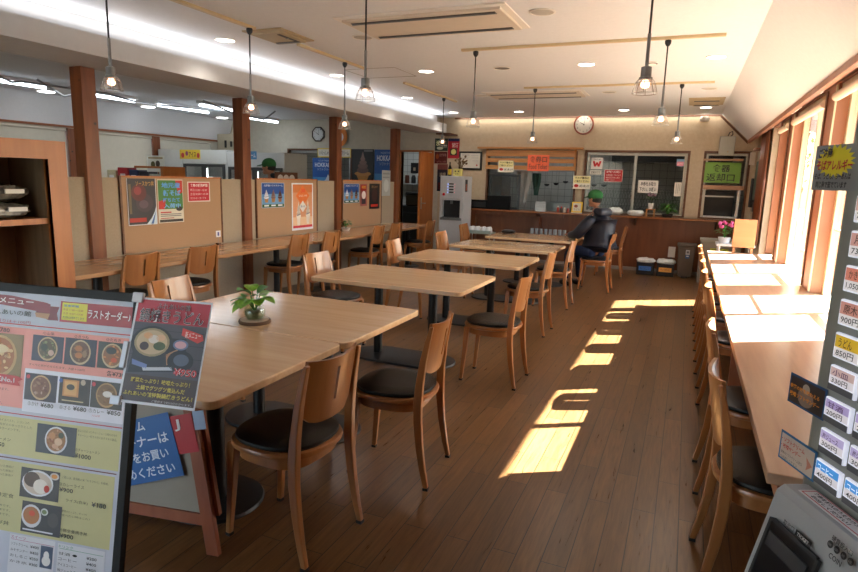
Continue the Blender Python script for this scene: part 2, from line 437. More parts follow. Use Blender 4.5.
# aluminium sashes of the big serving window
ALU = plain('aluminium', 'a9a69c', 0.35, 0.7)
def sash(parent, x0, x1, z0, z1, y, t=0.045, mat=ALU, mid=False):
    mb = MB(); mb.box(x0, x0 + t, y, y + 0.02, z0, z1, mat); mb.box(x1 - t, x1, y, y + 0.02, z0, z1, mat)
    mb.box(x0 + t, x1 - t, y, y + 0.02, z1 - t, z1, mat); mb.box(x0 + t, x1 - t, y, y + 0.02, z0, z0 + t * 0.7, mat)
    o = obj('window_sash', mb, parent)
    g = MB(); g.box(x0 + t, x1 - t, y + 0.008, y + 0.012, z0 + t * 0.7, z1 - t, GLASSD); obj('pane', g, o)
    return o
sash(k2, -1.735, -0.88, 0.992, 2.045, YB + 0.03); sash(k2, -0.93, -0.075, 0.992, 2.045, YB + 0.055)
sash(k3, 0.215, 0.835, 1.50, 2.045, YB + 0.03, 0.03)
mb = MB(); mb.box(0.215, 0.835, YB + 0.02, YB + 0.05, 1.46, 1.53, wood('copper_rail', 'a07b60', 'b98f70', 'X', 0.35)); mb.box(0.215, 0.255, YB + 0.02, YB + 0.05, 0.992, 1.46, ALU); mb.box(0.74, 0.78, YB + 0.02, YB + 0.05, 0.992, 1.46, plain('white_frame', 'e6e6e2', 0.4)); mb.box(0.26, 0.74, YB + 0.02, YB + 0.05, 0.992, 1.02, plain('white_frame', 'e6e6e2', 0.4))
obj('hatch_frame', mb, k3)
sash(k1, -3.575, -2.95, 0.972, 1.62, YB + 0.05, 0.04, STEELD)

# ------------------------------------------------------------------ main windows on the right
def main_window(i, a, b):
    mid = (a + b) / 2 - 0.02; t = 0.05; x0, x1 = 1.035, 1.085
    mb = MB()
    if b - a < 1: mid = b - t - 0.05
    for y0, y1 in ((a, a + t), (mid, mid + 0.05), (b - t, b)): mb.box(x0, x1, y0, y1, 0.66, 2.29, W_CREAM)
    mb.box(x0, x1, a, b, 2.24, 2.29, W_CREAM); mb.box(x0, x1, a, b, 0.66, 0.70, W_CREAM)
    mb.box(x0 + 0.012, x1 - 0.012, a + t, mid, 0.90, 0.935, W_CREAM)
    mb.box(x0 + 0.015, x1 - 0.015, mid + 0.05, b - t, 1.20, 1.212, W_CREAM)
    mb.box(XR + 0.003, x0, a + 0.001, b - 0.001, 0.662, 0.695, W_CREAM)
    o = struct('window_%d' % i, mb)
    g = MB(); g.box(1.058, 1.062, a + t, mid, 0.70, 2.24, GLASS); g.box(1.058, 1.062, mid + 0.05, b - t, 0.70, 2.24, GLASS)
    obj('pane', g, o)
    s_ = MB(); s_.box(XR + 0.02, XR + 0.05, a + 0.003, b - 0.003, 2.215, 2.285, W_CREAM); obj('blind_rail', s_, o)
    s_ = MB(); bm_ = plain('rolled_blind', 'e2cdb6', 0.8); s_.tube([(XR - 0.01, a + 0.02, 2.19), (XR - 0.01, b - 0.02, 2.19)], 0.033, bm_, 14)
    obj('rolled_blind', s_, o)
for i, (a, b) in enumerate(WIN): main_window(i + 1, a, b)
mb = MB(); mb.box(1.035, 1.075, 8.601, 8.64, 0, 2.289, W_CREAM); mb.box(1.035, 1.075, 9.215, 9.249, 0, 2.289, W_CREAM); mb.box(1.035, 1.075, 8.64, 9.215, 2.2, 2.289, W_CREAM); mb.box(1.035, 1.075, 8.64, 9.215, 0, 0.08, W_CREAM); sd_ = struct('door_6', mb)
mb = MB(); mb.box(1.052, 1.056, 8.64, 9.215, 0.08, 2.2, GLASS); obj('door_pane', mb, sd_)
# wooden edging strips on the window pillars
mb = MB()
for a, b in ((5.47, 5.86), (7.46, 7.79)):
    mb.box(XR - 0.012, XR - 0.001, a, a + 0.03, 0.705, 2.28, W_CREAM); mb.box(XR - 0.012, XR - 0.001, b - 0.05, b, 0.705, 2.28, W_TRIM)
struct('trim_6', mb)
# dark recess with curtain track between soffit and windows
mb = MB(); mb.box(0.835, XR - 0.001, YN + 0.02, 9.9, 2.30, 2.33, wood('track_board', '5d2f17', '74401f', 'Y', 0.5)); mb.box(0.86, 0.885, YN + 0.03, 9.9, 2.27, 2.30, DARK)
tr = struct('trim_7', mb)
mb = MB()
for y in (3.3, 4.4, 4.45, 5.6, 6.6, 6.75, 6.9, 7.05, 8.6, 9.3): mb.box(0.862, 0.883, y, y + 0.09, 2.245, 2.27, WHITEP)
obj('track_runner', mb, tr)
# bunched brown curtain at the end of the window wall
def curtain(y0, y1, x, z0, z1, mat, n=9):
    mb = MB(); N_ = n * 8; vs = []; fs = []
    for j in range(2):
        for i in range(N_ + 1):
            t = i / N_; vs.append((x + 0.03 * math.sin(t * n * 2 * PI), y0 + (y1 - y0) * t, z1 if j else z0))
    for i in range(N_): fs.append((i, i + 1, N_ + 2 + i, N_ + 1 + i))
    mb.add(vs, fs, mat, True); return mb
mb = curtain(9.26, 9.86, XR - 0.05, 0.74, 2.27, W_PANEL, 5)
cu = obj('curtain', mb); sol = cu.modifiers.new('thickness', 'SOLIDIFY'); sol.thickness = 0.004
tag(cu, 'brown pleated curtain drawn together at the far end of the windows', 'curtain')

# skirting boards
mb = MB(); mb.box(-3.86, XR - 0.002, 11.10, 11.115, 0.0, 0.055, plain('skirting', '9a938a', 0.5)); struct('baseboard_back', mb)

# ------------------------------------------------------------------ posts and partition on the left
for i, (y, lab) in enumerate(((3.70, 'dark brown knotty square post beside the glazed cabinet'), (5.72, 'dark brown square post between the red notice and the blue sundae poster'),
                              (7.78, 'dark brown square post just behind the small potted plant'), (9.78, 'dark brown square post nearest the kitchen doorway'))):
    mb = MB(); mb.box(-0.07, 0.07, 0, 0.14, 0, 2.358, W_POST)
    tag(obj('wooden_post', mb, loc=(-4.925, y, 0), bevel=0.006), lab, 'post', 'wooden posts holding up the soffit')
FAB = speckle('partition_fabric', 'a2937f', 'ae9f8b', 60, 0.95); CORK = speckle('cork_board', 'a98667', 'b39274', 90, 0.9)
segs_ = [(2.9, 3.699), (3.841, 5.719), (5.861, 7.779), (7.921, 9.779)]
pn = ['short plain beige partition panel beside the glazed cabinet', 'beige partition behind the three food posters', 'beige partition holding the blue and the orange sundae posters', 'beige partition holding three narrow posters by the kitchen door']
bn = [None, (4.06, 5.36), (5.99, 7.29), (8.00, 9.26)]
for (a, b), lab, bd in zip(segs_, pn, bn):
    t = thing('partition_panel', lab, 'partition', (-4.93, (a + b) / 2, 0), 0, 'low partition panels between the posts')
    mb = MB(); mb.box(-0.03, 0.03, (a - b) / 2, (b - a) / 2, 0, 1.425, FAB); obj('fabric_panel', mb, t)
    if bd:
        c0 = (a + b) / 2
        mb = MB(); mb.box(0.032, 0.045, bd[0] - c0, bd[1] - c0, 0.705, 1.43, CORK); o = obj('pin_board', mb, t)
        mb = MB(); mb.box(0.031, 0.049, bd[0] - c0 - 0.02, bd[0] - c0, 0.705, 1.445, W_TRIM); mb.box(0.031, 0.049, bd[1] - c0, bd[1] - c0 + 0.02, 0.705, 1.445, W_TRIM); mb.box(0.031, 0.049, bd[0] - c0, bd[1] - c0, 1.43, 1.445, W_CAB)
        obj('board_edging', mb, o)
# left wall counter, two boards on black columns
for a, b, lab in ((2.86, 6.145, 'long light wooden wall counter, nearer section under the food posters'), (6.155, 9.75, 'long light wooden wall counter, farther section with the small plant')):
    t = thing('long_counter', lab, 'counter', (-4.48, (a + b) / 2, 0)); h = (b - a) / 2
    mb = MB(); mb.box(-0.365, 0.31 if h < 1.7 else 0.36, -h, h, 0.665, 0.70, W_CNTL); obj('countertop', mb, t, bevel=0.006)
    k = 2 if h < 1.7 else 3
    for yy in [(-h + 0.5), (h - 0.45)] + ([0.0] if k == 3 else []):
        mb = MB(); mb.tube([(0.1, yy, 0.012), (0.1, yy, 0.664)], 0.035, BLACKM, 16); obj('support_column', mb, t)
        mb = MB(); mb.lathe([(0.21, 0), (0.215, 0.008), (0.05, 0.022)], BASEM, (0.1, yy, 0), 28); obj('base_plate', mb, t)
# right window counter
t = thing('window_counter', 'long sunlit wooden counter under the windows on the right', 'counter', (0.62, 5.15, 0))
mb = MB(); mb.box(-0.335, 0.333, -3.30, 3.22, 0.665, 0.70, W_CNT); obj('countertop', mb, t, bevel=0.004)
mb = MB(); mb.box(-0.30, -0.27, -3.26, 3.18, 0.60, 0.664, W_ORANGE); obj('apron', mb, t)
for yy in (-3.25, -1.0, 1.2, 3.15):
    mb = MB(); mb.box(-0.27, 0.32, yy - 0.02, yy + 0.02, 0.0, 0.664, W_ORANGE); obj('support_panel', mb, t)

# ------------------------------------------------------------------ chairs
def rr_poly(w, d, r, n=6):
    pts = []
    for cx, cy, a0 in ((w / 2 - r, d / 2 - r, 0), (-w / 2 + r, d / 2 - r, 90), (-w / 2 + r, -d / 2 + r, 180), (w / 2 - r, -d / 2 + r, 270)):
        for k in range(n + 1):
            a = math.radians(a0 + 90 * k / n); pts.append((cx + r * math.cos(a), cy + r * math.sin(a)))
    return pts
def superel(a, b, n, N_=36, taper=0.0):
    pts = []
    for k in range(N_):
        t = 2 * PI * k / N_; c, s_ = math.cos(t), math.sin(t)
        x = a * math.copysign(abs(c) ** (2 / n), c); y = b * math.copysign(abs(s_) ** (2 / n), s_)
        y *= 1 + taper * x / a
        pts.append((x, y))
    return pts
def loft(mb, rings, mat, smooth=True):
    n = len(rings[0]); vs = [v for r in rings for v in r]; fs = []
    for i in range(len(rings) - 1):
        for k in range(n): k2 = (k + 1) % n; fs.append((i * n + k, i * n + k2, (i + 1) * n + k2, (i + 1) * n + k))
    mb.add(vs, fs, mat, smooth)
    return mb.add(vs, [tuple(range(n))[::-1], tuple((len(rings) - 1) * n + k for k in range(n))], mat)
def make_chair():
    t = thing('dining_chair', 'x', 'chair')
    def ring(sc, z): return [(x * sc, y * sc, z) for x, y in superel(0.212, 0.212, 2.5, 40, 0.04)]
    mb = MB(); loft(mb, [ring(0.93, 0.418), ring(0.99, 0.424), ring(1.0, 0.434), ring(0.98, 0.444), ring(0.9, 0.447)], W_CHAIR); obj('seat', mb, t)
    mb = MB(); loft(mb, [ring(0.90, 0.447), ring(0.93, 0.456), ring(0.92, 0.466), ring(0.84, 0.474), ring(0.6, 0.479), ring(0.25, 0.481)], BLACKV); obj('cushion', mb, t)
    mb = MB(); r_o = [(x * 0.80, y * 0.84) for x, y in superel(0.212, 0.212, 3.2, 28)]; mb.prism(r_o, 0.372, 0.42, W_CHAIR, 'Z', True); obj('apron', mb, t)
    for s_ in (-1, 1):
        mb = MB(); mb.sweep([(0.192, s_ * 0.158, 0.012), (0.172, s_ * 0.152, 0.25), (0.16, s_ * 0.15, 0.425)], [(0.0115, 0.0115), (0.016, 0.016), (0.02, 0.018)], W_CHAIR); o = obj('leg', mb, t, bevel=0.004)
        mb = MB(); mb.box(0.180, 0.204, s_ * 0.158 - 0.012, s_ * 0.158 + 0.012, 0, 0.012, DARK); obj('rubber_foot', mb, o)
        path = [(-0.232, 0.19, 0.012), (-0.212, 0.188, 0.10), (-0.192, 0.186, 0.22), (-0.18, 0.184, 0.34), (-0.178, 0.182, 0.43), (-0.182, 0.178, 0.52), (-0.196, 0.174, 0.64), (-0.214, 0.170, 0.74), (-0.232, 0.167, 0.815)]
        sec = [(0.012, 0.012), (0.015, 0.013), (0.018, 0.0145), (0.02, 0.0155), (0.0205, 0.016), (0.019, 0.0155), (0.016, 0.014), (0.013, 0.0125), (0.009, 0.011)]
        mb = MB(); mb.sweep([(x, s_ * y, z) for x, y, z in path], sec, W_CHAIR); o = obj('leg', mb, t, bevel=0.005)
        mb = MB(); mb.box(-0.245, -0.219, s_ * 0.19 - 0.013, s_ * 0.19 + 0.013, 0, 0.012, DARK); obj('rubber_foot', mb, o)
    # curved back panel with one slot
    ys = [-0.156, -0.145, -0.12, -0.09, -0.06, -0.03, -0.008, 0.008, 0.03, 0.06, 0.09, 0.12, 0.145, 0.156]
    ts = [0, 0.08, 0.3, 0.42, 0.6, 0.74, 0.84, 0.95, 1.0]
    def P(y, tt):
        q = min(1, abs(y) / 0.156); zb = 0.558 + 0.055 * q ** 5 + 0.0; z = zb + (0.815 + 0.012 * q * q - zb) * tt
        lean = -0.188 - (z - 0.55) * 0.17
        return Vector((lean - 0.034 * (1 - q ** 2) + 0.004, y, z))
    mb = MB(); n = len(ys); k = len(ts)
    for side in (0, 1):
        vs = [P(y, tt) + Vector((0.014 * side, 0, 0)) for tt in ts for y in ys]
        fs = [(i * n + j, i * n + j + 1, (i + 1) * n + j + 1, (i + 1) * n + j) for i in range(k - 1) for j in range(n - 1) if not (j == 6 and 2 <= i <= 5)]
        mb.add(vs, fs, W_CHAIR, True)
    def rim(loop, close=True):
        m_ = len(loop); vs = [P(y, tt) for y, tt in loop] + [P(y, tt) + Vector((0.014, 0, 0)) for y, tt in loop]
        mb.add(vs, [(i, (i + 1) % m_, m_ + (i + 1) % m_, m_ + i) for i in range(m_)], W_CHAIR)
    rim([(y, 0) for y in ys] + [(ys[-1], tt) for tt in ts[1:]] + [(y, 1) for y in ys[::-1][1:]] + [(ys[0], tt) for tt in ts[::-1][1:-1]])
    rim([(-0.008, tt) for tt in ts[2:7]] + [(0.008, tt) for tt in ts[2:7][::-1]])
    obj('backrest', mb, t)
    return t
CH = make_chair(); used = 0
G1, G2, G3, G4 = 'chairs on the aisle side of the dining tables', 'chairs at the left ends of the dining tables', 'chairs pulled up to the left wall counter', 'chairs pulled up to the sunlit window counter'
def deg(a): return math.radians(a)
chairs = [
 (-1.435, 1.93, 176, 'foreground wooden chair with black pad, half under the nearest table', G1),
 (-1.290, 2.655, 185, 'wooden chair with black pad just behind the foreground chair, facing the second table', G1),
 (-1.265, 4.26, 180, 'wooden chair with round black pad standing clear in the middle of the aisle', G1),
 (-1.405, 5.86, 180, 'wooden chair with black pad directly behind the middle aisle chair', G1),
 (-1.44, 7.28, 180, 'wooden aisle chair, next one nearer than the seated person', G1),
 (-1.125, 8.68, 180, 'wooden chair the person in the dark jacket sits on', G1),
 (-1.12, 10.25, 182, 'wooden chair against the serving counter, mostly hidden by the seated person', 'chair by the serving counter'),
 (-2.78, 2.83, 4, 'wooden chair with its slotted back showing just above the menu board corner', G2),
 (-2.78, 4.45, -6, 'wooden chair at the left end of the first separate table', G2),
 (-2.74, 5.93, 2, 'wooden chair at the left end of the second separate table', G2),
 (-2.71, 7.26, 0, 'wooden chair at the left end of the third separate table', G2),
 (-2.95, 8.78, 0, 'wooden chair beside the white water dispenser', G2),
 (-4.33, 3.57, 180, 'wall counter chair nearest the glazed cabinet', G3),
 (-4.33, 4.27, 178, 'wall counter chair below the red notice, second from the cabinet', G3),
 (-4.33, 5.79, 181, 'wall counter chair showing its seat side below the blue sundae poster', G3),
 (-4.22, 6.31, 180, 'wall counter chair below the tall orange sundae poster', G3),
 (-4.22, 7.52, 184, 'wall counter chair next to the small potted plant', G3),
 (-4.25, 8.16, 180, 'wall counter chair below the three narrow posters', G3),
 (-4.10, 9.12, 182, 'farthest wall counter chair, in front of the kitchen doorway', G3),
 (0.395, 2.43, 2, 'window counter chair nearest the ticket machine, large in the foreground', G4),
 (0.405, 3.24, 0, 'window counter chair, second from the ticket machine', G4),
 (0.43, 4.58, 0, 'window counter chair, third from the ticket machine', G4),
 (0.42, 5.33, 0, 'window counter chair, fourth from the ticket machine', G4),
 (0.42, 6.08, 0, 'window counter chair, fifth from the ticket machine', G4),
 (0.42, 6.80, 0, 'window counter chair, sixth from the ticket machine', G4),
 (0.42, 7.60, 0, 'window counter chair at the far end, by the wooden board', G4),
]
for x, y, a, lab, g in chairs:
    place(CH, used, (x, y, 0), deg(a), lab, g); used = 1

# ------------------------------------------------------------------ dining tables
def make_table():
    t = thing('dining_table', 'x', 'table')
    mb = MB()
    P0_ = rr_poly(1.30, 0.88, 0.045, 6)
    def rg(off, z): return [(x * (1 - 2 * off / 1.30), y * (1 - 2 * off / 0.88), z) for x, y in P0_]
    mb.prism(P0_, 0.666, 0.70, W_TABLE)
    obj('tabletop', mb, t, bevel=0.006, segs=3)
    for x in (-0.25, 0.25):
        mb = MB(); mb.tube([(x, 0, 0.02), (x, 0, 0.655)], 0.037, BLACKM, 20); o = obj('column', mb, t)
    mb = MB(); mb.box(-0.42, 0.42, -0.2, 0.2, 0.652, 0.664, BLACKM); obj('mounting_plate', mb, t)
    def pill(sc, z):
        n = 16; pts = []
        for cx, a0 in ((0.24, -90), (-0.24, 90)):
            for k in range(n + 1):
                a = math.radians(a0 + 180 * k / n); pts.append((cx + 0.215 * sc * math.cos(a), 0.215 * sc * math.sin(a), z))
        return pts
    mb = MB(); loft(mb, [pill(0.99, 0), pill(1.0, 0.006), pill(0.97, 0.016), pill(0.6, 0.024)], BASEM); obj('base_plate', mb, t)
    return t
TB = make_table(); used = 0
for x, y, lab, g in ((-2.12, 1.975, 'nearest light wood dining table, its front corner behind the poster', 'two dining tables pushed together'),
                     (-2.105, 2.865, 'light wood dining table pushed against the back of the nearest one', 'two dining tables pushed together'),
                     (-2.08, 4.40, 'first separate light wood dining table behind the pair', 'separate dining tables in a row'),
                     (-2.05, 5.90, 'second separate light wood dining table in the row', 'separate dining tables in a row'),
                     (-2.04, 7.33, 'third separate light wood dining table in the row', 'separate dining tables in a row'),
                     (-2.03, 8.75, 'farthest light wood dining table, where the person sits', 'separate dining tables in a row')):
    place(TB, used, (x, y, 0), 0, lab, g); used = 1

# ------------------------------------------------------------------ plants
def leaf(mb, base, dirv, length, width, mat, droop=0.3):
    base = Vector(base); d = Vector(dirv).normalized(); side = d.cross(Vector((0, 0, 1)))
    if side.length < 1e-3: side = Vector((1, 0, 0))
    side.normalize(); n = 6; vs = []; fs = []
    for i in range(n + 1):
        t = i / n; w_ = width * math.sin(PI * min(1, t * 0.92 + 0.08)) ** 0.8 if i < n else 0.001
        p = base + d * length * t + Vector((0, 0, -droop * length * t * t))
        vs += [p - side * w_ * 0.5 + Vector((0, 0, w_ * 0.12)), p, p + side * w_ * 0.5 + Vector((0, 0, w_ * 0.12))]
    for i in range(n):
        for k in (0, 1): fs.append((i * 3 + k, i * 3 + k + 1, i * 3 + 4 + k, i * 3 + 3 + k))
    mb.add(vs, fs, mat, True)
def leafmat(name, c1, c2):
    m = speckle(name, c1, c2, 30, 0.4); return m
LF1 = leafmat('pothos_leaf', '3f6b1c', '8fbf3a'); LF2 = leafmat('dark_leaf', '1f4517', '3c7326'); LF3 = leafmat('bright_leaf', '2f6b22', '5a9a35')
t = thing('potted_pothos', 'green trailing pothos in a round glass jar on the nearest tables', 'plant', (-2.105, 2.54, 0.7))
mb = MB(); mb.lathe([(0.083, 0), (0.086, 0.006), (0.084, 0.018)], plain('bark', '5a4332', 0.9), n=26); mb.lathe([(0.076, 0.018), (0.076, 0.0195)], plain('doily', 'b9a794', 0.9), n=26); obj('bark_coaster', mb, t)
mb = MB(); mb.lathe([(0.025, 0.02), (0.045, 0.024), (0.056, 0.045), (0.058, 0.065), (0.05, 0.09), (0.036, 0.104), (0.038, 0.112)], glassmat('jar_glass', (0.9, 0.95, 0.9), 0.2), n=24, caps=False); obj('glass_jar', mb, t)
mb = MB(); mb.lathe([(0.02, 0.024), (0.04, 0.028), (0.05, 0.045), (0.052, 0.06), (0.048, 0.07)], speckle('moss_pebbles', '3d4a22', '8a8464', 60), n=20); obj('pebbles', mb, t)
mb = MB(); st = MB()
random.seed(3)
for k, (dx, dy, dz, L_, w_) in enumerate(((-1, -0.3, 0.25, 0.11, 0.055), (-0.8, -0.6, -0.1, 0.10, 0.05), (-0.3, -0.9, -0.6, 0.12, 0.06), (0.1, -0.7, 0.7, 0.10, 0.06), (0.6, -0.3, 0.6, 0.12, 0.07), (0.9, 0.1, 0.1, 0.10, 0.06), (0.2, 0.4, 0.9, 0.11, 0.065), (-0.4, 0.3, 0.9, 0.10, 0.06), (0.7, -0.6, 0.05, 0.09, 0.055), (-0.2, -0.5, 0.9, 0.12, 0.07), (0.4, 0.6, 0.6, 0.1, 0.05), (0.05, -1, -0.2, 0.10, 0.06))):
    b_ = Vector((dx * 0.05, dy * 0.04, 0.115 + 0.05 * max(0, dz) + 0.01 * (k % 3)))
    leaf(mb, b_, (dx, dy, dz * 0.5), L_ * 0.82, w_ * 1.35, LF1 if k % 3 else LF3, 0.35)
    st.tube([(0, 0, 0.06), (b_.x * 0.5, b_.y * 0.5, 0.1), tuple(b_)], 0.0025, LF3, 5)
obj('foliage', mb, t); obj('stem', st, t)

def bushy(name, label, loc, r, h, pot, lm, n=40, seed=1, potmat=None, leafl=0.07, flowers=None):
    random.seed(seed); t = thing(name, label, 'plant', loc)
    mb = MB(); pr, ph = pot; mb.lathe([(pr * 0.75, 0), (pr, ph * 0.9), (pr * 1.05, ph), (pr * 0.9, ph), (pr * 0.85, ph * 0.85)], potmat or WHITEP, n=20); obj('pot', mb, t)
    mb = MB(); st = MB()
    for k in range(n):
        a = random.random() * 2 * PI; e = random.random() ** 0.7; rr = r * e
        b_ = Vector((math.cos(a) * rr * 0.55, math.sin(a) * rr * 0.55, ph + h * (0.25 + 0.7 * random.random() * (1.1 - e * 0.5))))
        leaf(mb, b_, (math.cos(a), math.sin(a), random.uniform(-0.1, 0.8)), leafl * random.uniform(0.7, 1.2), leafl * 0.4, lm, 0.4)
        if k % 5 == 0: st.tube([(0, 0, ph * 0.8), tuple(b_)], 0.002, lm, 4)
    obj('foliage', mb, t); obj('stem', st, t)
    if flowers:
        mb = MB()
        for k in range(flowers[1]):
            a = random.random() * 2 * PI; mb.sphere((math.cos(a) * r * 0.5, math.sin(a) * r * 0.5, ph + h * random.uniform(0.75, 1.05)), flowers[2], flowers[0], 8, 6)
        obj('flower', mb, t)
    return t
bushy('potted_fern', 'small green plant in a white dish on the left wall counter', (-4.66, 7.72, 0.7), 0.11, 0.13, (0.07, 0.04), LF2, 46, 5)

# ------------------------------------------------------------------ ceiling fixtures
LITM = plain('lit_lens', 'ffffff', 0.5, emit=7, ecol='fff4e6'); OFFM = plain('unlit_lens', 'b9b4ac', 0.5); RINGM = plain('white_ring', 'e4e0da', 0.5); OFFD = plain('dark_lens', '4c4844', 0.4)
def place_word(x, y): return ''
def downlight(x, y, lit, label, group):
    dark = 'dark' in label
    t = thing('ceiling_downlight', label, 'ceiling light', (x, y, ZC), 0, group)
    mb = MB(); mb.lathe([(0.095, -0.001), (0.095, -0.006), (0.082, -0.008), (0.078, -0.002)], RINGM, n=24, caps=False); obj('trim_ring', mb, t)
    mb = MB(); mb.lathe([(0.079, -0.004), (0.079, -0.0035)], LITM if lit else (OFFD if dark else OFFM), n=24); obj('lens', mb, t)
    if lit:
        l = bpy.data.lights.new('downlight_lamp', 'SPOT'); l.energy = 15; l.spot_size = 2.3; l.spot_blend = 0.8; l.shadow_soft_size = 0.07; l.color = (1, 0.92, 0.82)
        lo = bpy.data.objects.new('downlight_lamp', l); COL.objects.link(lo); lo.location = (0, 0, -0.02); lo.parent = t
DL = [(-1.07, 4.41, 0, 'unlit round downlight nearest the camera, right of the big air conditioner'),
      (-1.95, 6.40, 0, 'unlit dark round downlight between the two left rails of pendants'),
      (-1.07, 6.40, 1, 'lit round downlight between the two cross rails'),
      (0.115, 6.33, 1, 'lit round downlight beside the sloped ceiling, nearer one'),
      (-1.08, 8.36, 0, 'unlit round downlight right of the far air conditioner'),
      (0.115, 8.3, 0, 'unlit round downlight beyond the far cross rail, by the slope'),
      (-2.82, 10.36, 1, 'lit round downlight near the left of the back wall'),
      (-1.09, 10.38, 1, 'lit round downlight near the back wall, right of the clock'),
      (0.115, 10.2, 1, 'lit round downlight near the back wall beside the slope'),
      (-4.0, 10.3, 1, 'lit round downlight in the back corner near the soffit end'),
      (-2.70, 4.74, 0, 'unlit round downlight left of the big air conditioner'),
      (-3.98, 4.49, 1, 'lit round downlight at the cove edge, nearest the cabinet'),
      (-2.82, 6.38, 1, 'lit round downlight beside the ceiling access hatch'),
      (-3.98, 6.37, 1, 'lit round downlight at the cove edge, middle one'),
      (-3.99, 8.35, 1, 'lit round downlight at the cove edge, farther one'),
      (-2.82, 8.35, 0, 'unlit round downlight left of the far air conditioner')]
for x, y, l_, lab in DL: downlight(x, y, l_, lab, 'round downlights in the dining room ceiling')
for x, y, lab in ((-9.45, 6.52, 'round lit ceiling lamp over the shop, left of the first post'), (-9.49, 8.49, 'round lit ceiling lamp over the shop between first and second post'), (-9.5, 10.44, 'round lit ceiling lamp over the refrigerated cases')):
    t = thing('ceiling_lamp', lab, 'ceiling light', (x + 0.1, y, ZC - 0.02)); mb = MB(); mb.lathe([(0.12, 0.018), (0.12, -0.004), (0.1, -0.01)], plain('shop_lens', 'ffffff', 0.5, emit=3), n=20); obj('lens', mb, t)
    mb = MB(); mb.lathe([(0.13, 0.019), (0.13, 0.004)], RINGM, n=20); obj('trim_ring', mb, t)
# rails
RAIL = plain('rail_brass', 'cbb68f', 0.5)
def rail(x0, y0, x1, y1, label):
    mb = MB()
    if x0 == x1: mb.box(-0.018, 0.018, 0, y1 - y0, -0.022, -0.001, RAIL)
    else: mb.box(0, x1 - x0, -0.018, 0.018, -0.022, -0.001, RAIL)
    tag(obj('lighting_rail', mb, loc=(x0, y0, ZC)), label, 'lighting rail', 'lighting rails on the ceiling')
rail(-2.05, 3.55, 0.15, 3.55, 'cream lighting rail across the ceiling nearest the camera')
rail(-2.04, 5.41, 0.15, 5.41, 'cream lighting rail crossing the ceiling in front of the far air conditioner')
rail(-2.05, 7.73, 0.15, 7.73, 'cream lighting rail crossing the ceiling nearest the back wall')
rail(-3.40, 2.1, -3.40, 4.18, 'cream lighting rail along the cove, nearest the camera')
rail(-3.40, 4.79, -3.40, 6.04, 'cream lighting rail along the cove, middle one')
rail(-3.40, 7.02, -3.40, 8.85, 'cream lighting rail along the cove, farthest one')
# pendants
def make_pendant():
    t = thing('pendant_lamp', 'x', 'pendant lamp')
    mb = MB(); mb.lathe([(0.012, -0.07), (0.024, -0.05), (0.026, -0.03), (0.022, -0.0225)], DARK, n=14); obj('ceiling_cap', mb, t)
    mb = MB(); mb.tube([(0, 0, -0.06), (0, 0, -0.40)], 0.006, DARK, 8); mb.tube([(0, 0, -0.38), (0, 0, -0.555)], 0.0095, GREYM, 8); obj('stem', mb, t)
    mb = MB(); mb.lathe([(0.016, -0.548), (0.028, -0.552), (0.029, -0.60), (0.024, -0.603), (0.036, -0.606), (0.036, -0.618), (0.026, -0.62)], GREYM, n=16); obj('socket', mb, t)
    BULB = plain('bulb_glow', 'ffd9b8', 0.4, emit=3.2, ecol='ffc09a')
    mb = MB(); mb.lathe([(0.014, -0.62), (0.021, -0.632), (0.024, -0.645), (0.019, -0.657), (0.007, -0.663)], BULB, n=14); obj('bulb', mb, t)
    mb = MB(); CAGE = plain('cage_wire', 'a8a29a', 0.35, 0.7)
    for k in range(8):
        a = 2 * PI * k / 8; c_, s_ = math.cos(a), math.sin(a)
        mb.tube([(0.034 * c_, 0.034 * s_, -0.612), (0.05 * c_, 0.05 * s_, -0.63), (0.06 * c_, 0.06 * s_, -0.665), (0.066 * c_, 0.066 * s_, -0.69)], 0.0018, CAGE, 5)
    for r_, z_ in ((0.052, -0.635), (0.066, -0.69)):
        mb.tube([(r_ * math.cos(2 * PI * k / 20), r_ * math.sin(2 * PI * k / 20), z_) for k in range(20)], 0.002, CAGE, 5, closed=True)
    obj('wire_cage', mb, t)
    mb = MB(); mb.lathe([(0.036, -0.614), (0.048, -0.632), (0.056, -0.66), (0.06, -0.682)], glassmat('shade_glass', (0.97, 0.95, 0.93), 0.16, 0.1), n=20, caps=False); obj('glass_shade', mb, t)
    return t
PD = make_pendant(); used = 0
for x, y, lab in ((-0.275, 3.57, 'pendant lamp hanging nearest on the right'), (-0.27, 5.43, 'pendant lamp on the right, second in depth'), (-0.19, 7.75, 'small pendant lamp on the right, farthest'),
                  (-2.00, 3.55, 'pendant lamp hanging nearest in the centre, under the big air conditioner'), (-1.91, 5.43, 'pendant lamp in the centre, second in depth'), (-1.91, 7.75, 'small pendant lamp in the centre in front of the orange ticket sign'),
                  (-3.40, 2.80, 'pendant lamp nearest on the left, hanging in front of the soffit'), (-3.40, 4.12, 'pendant lamp on the left in front of the second post'), (-3.40, 5.60, 'pendant lamp on the left in front of the third post'), (-3.40, 8.35, 'small pendant lamp on the left, farthest, beside the soffit end')):
    place(PD, used, (x, y, ZC), 0, lab, 'pendant lamps with wire cages'); used = 1
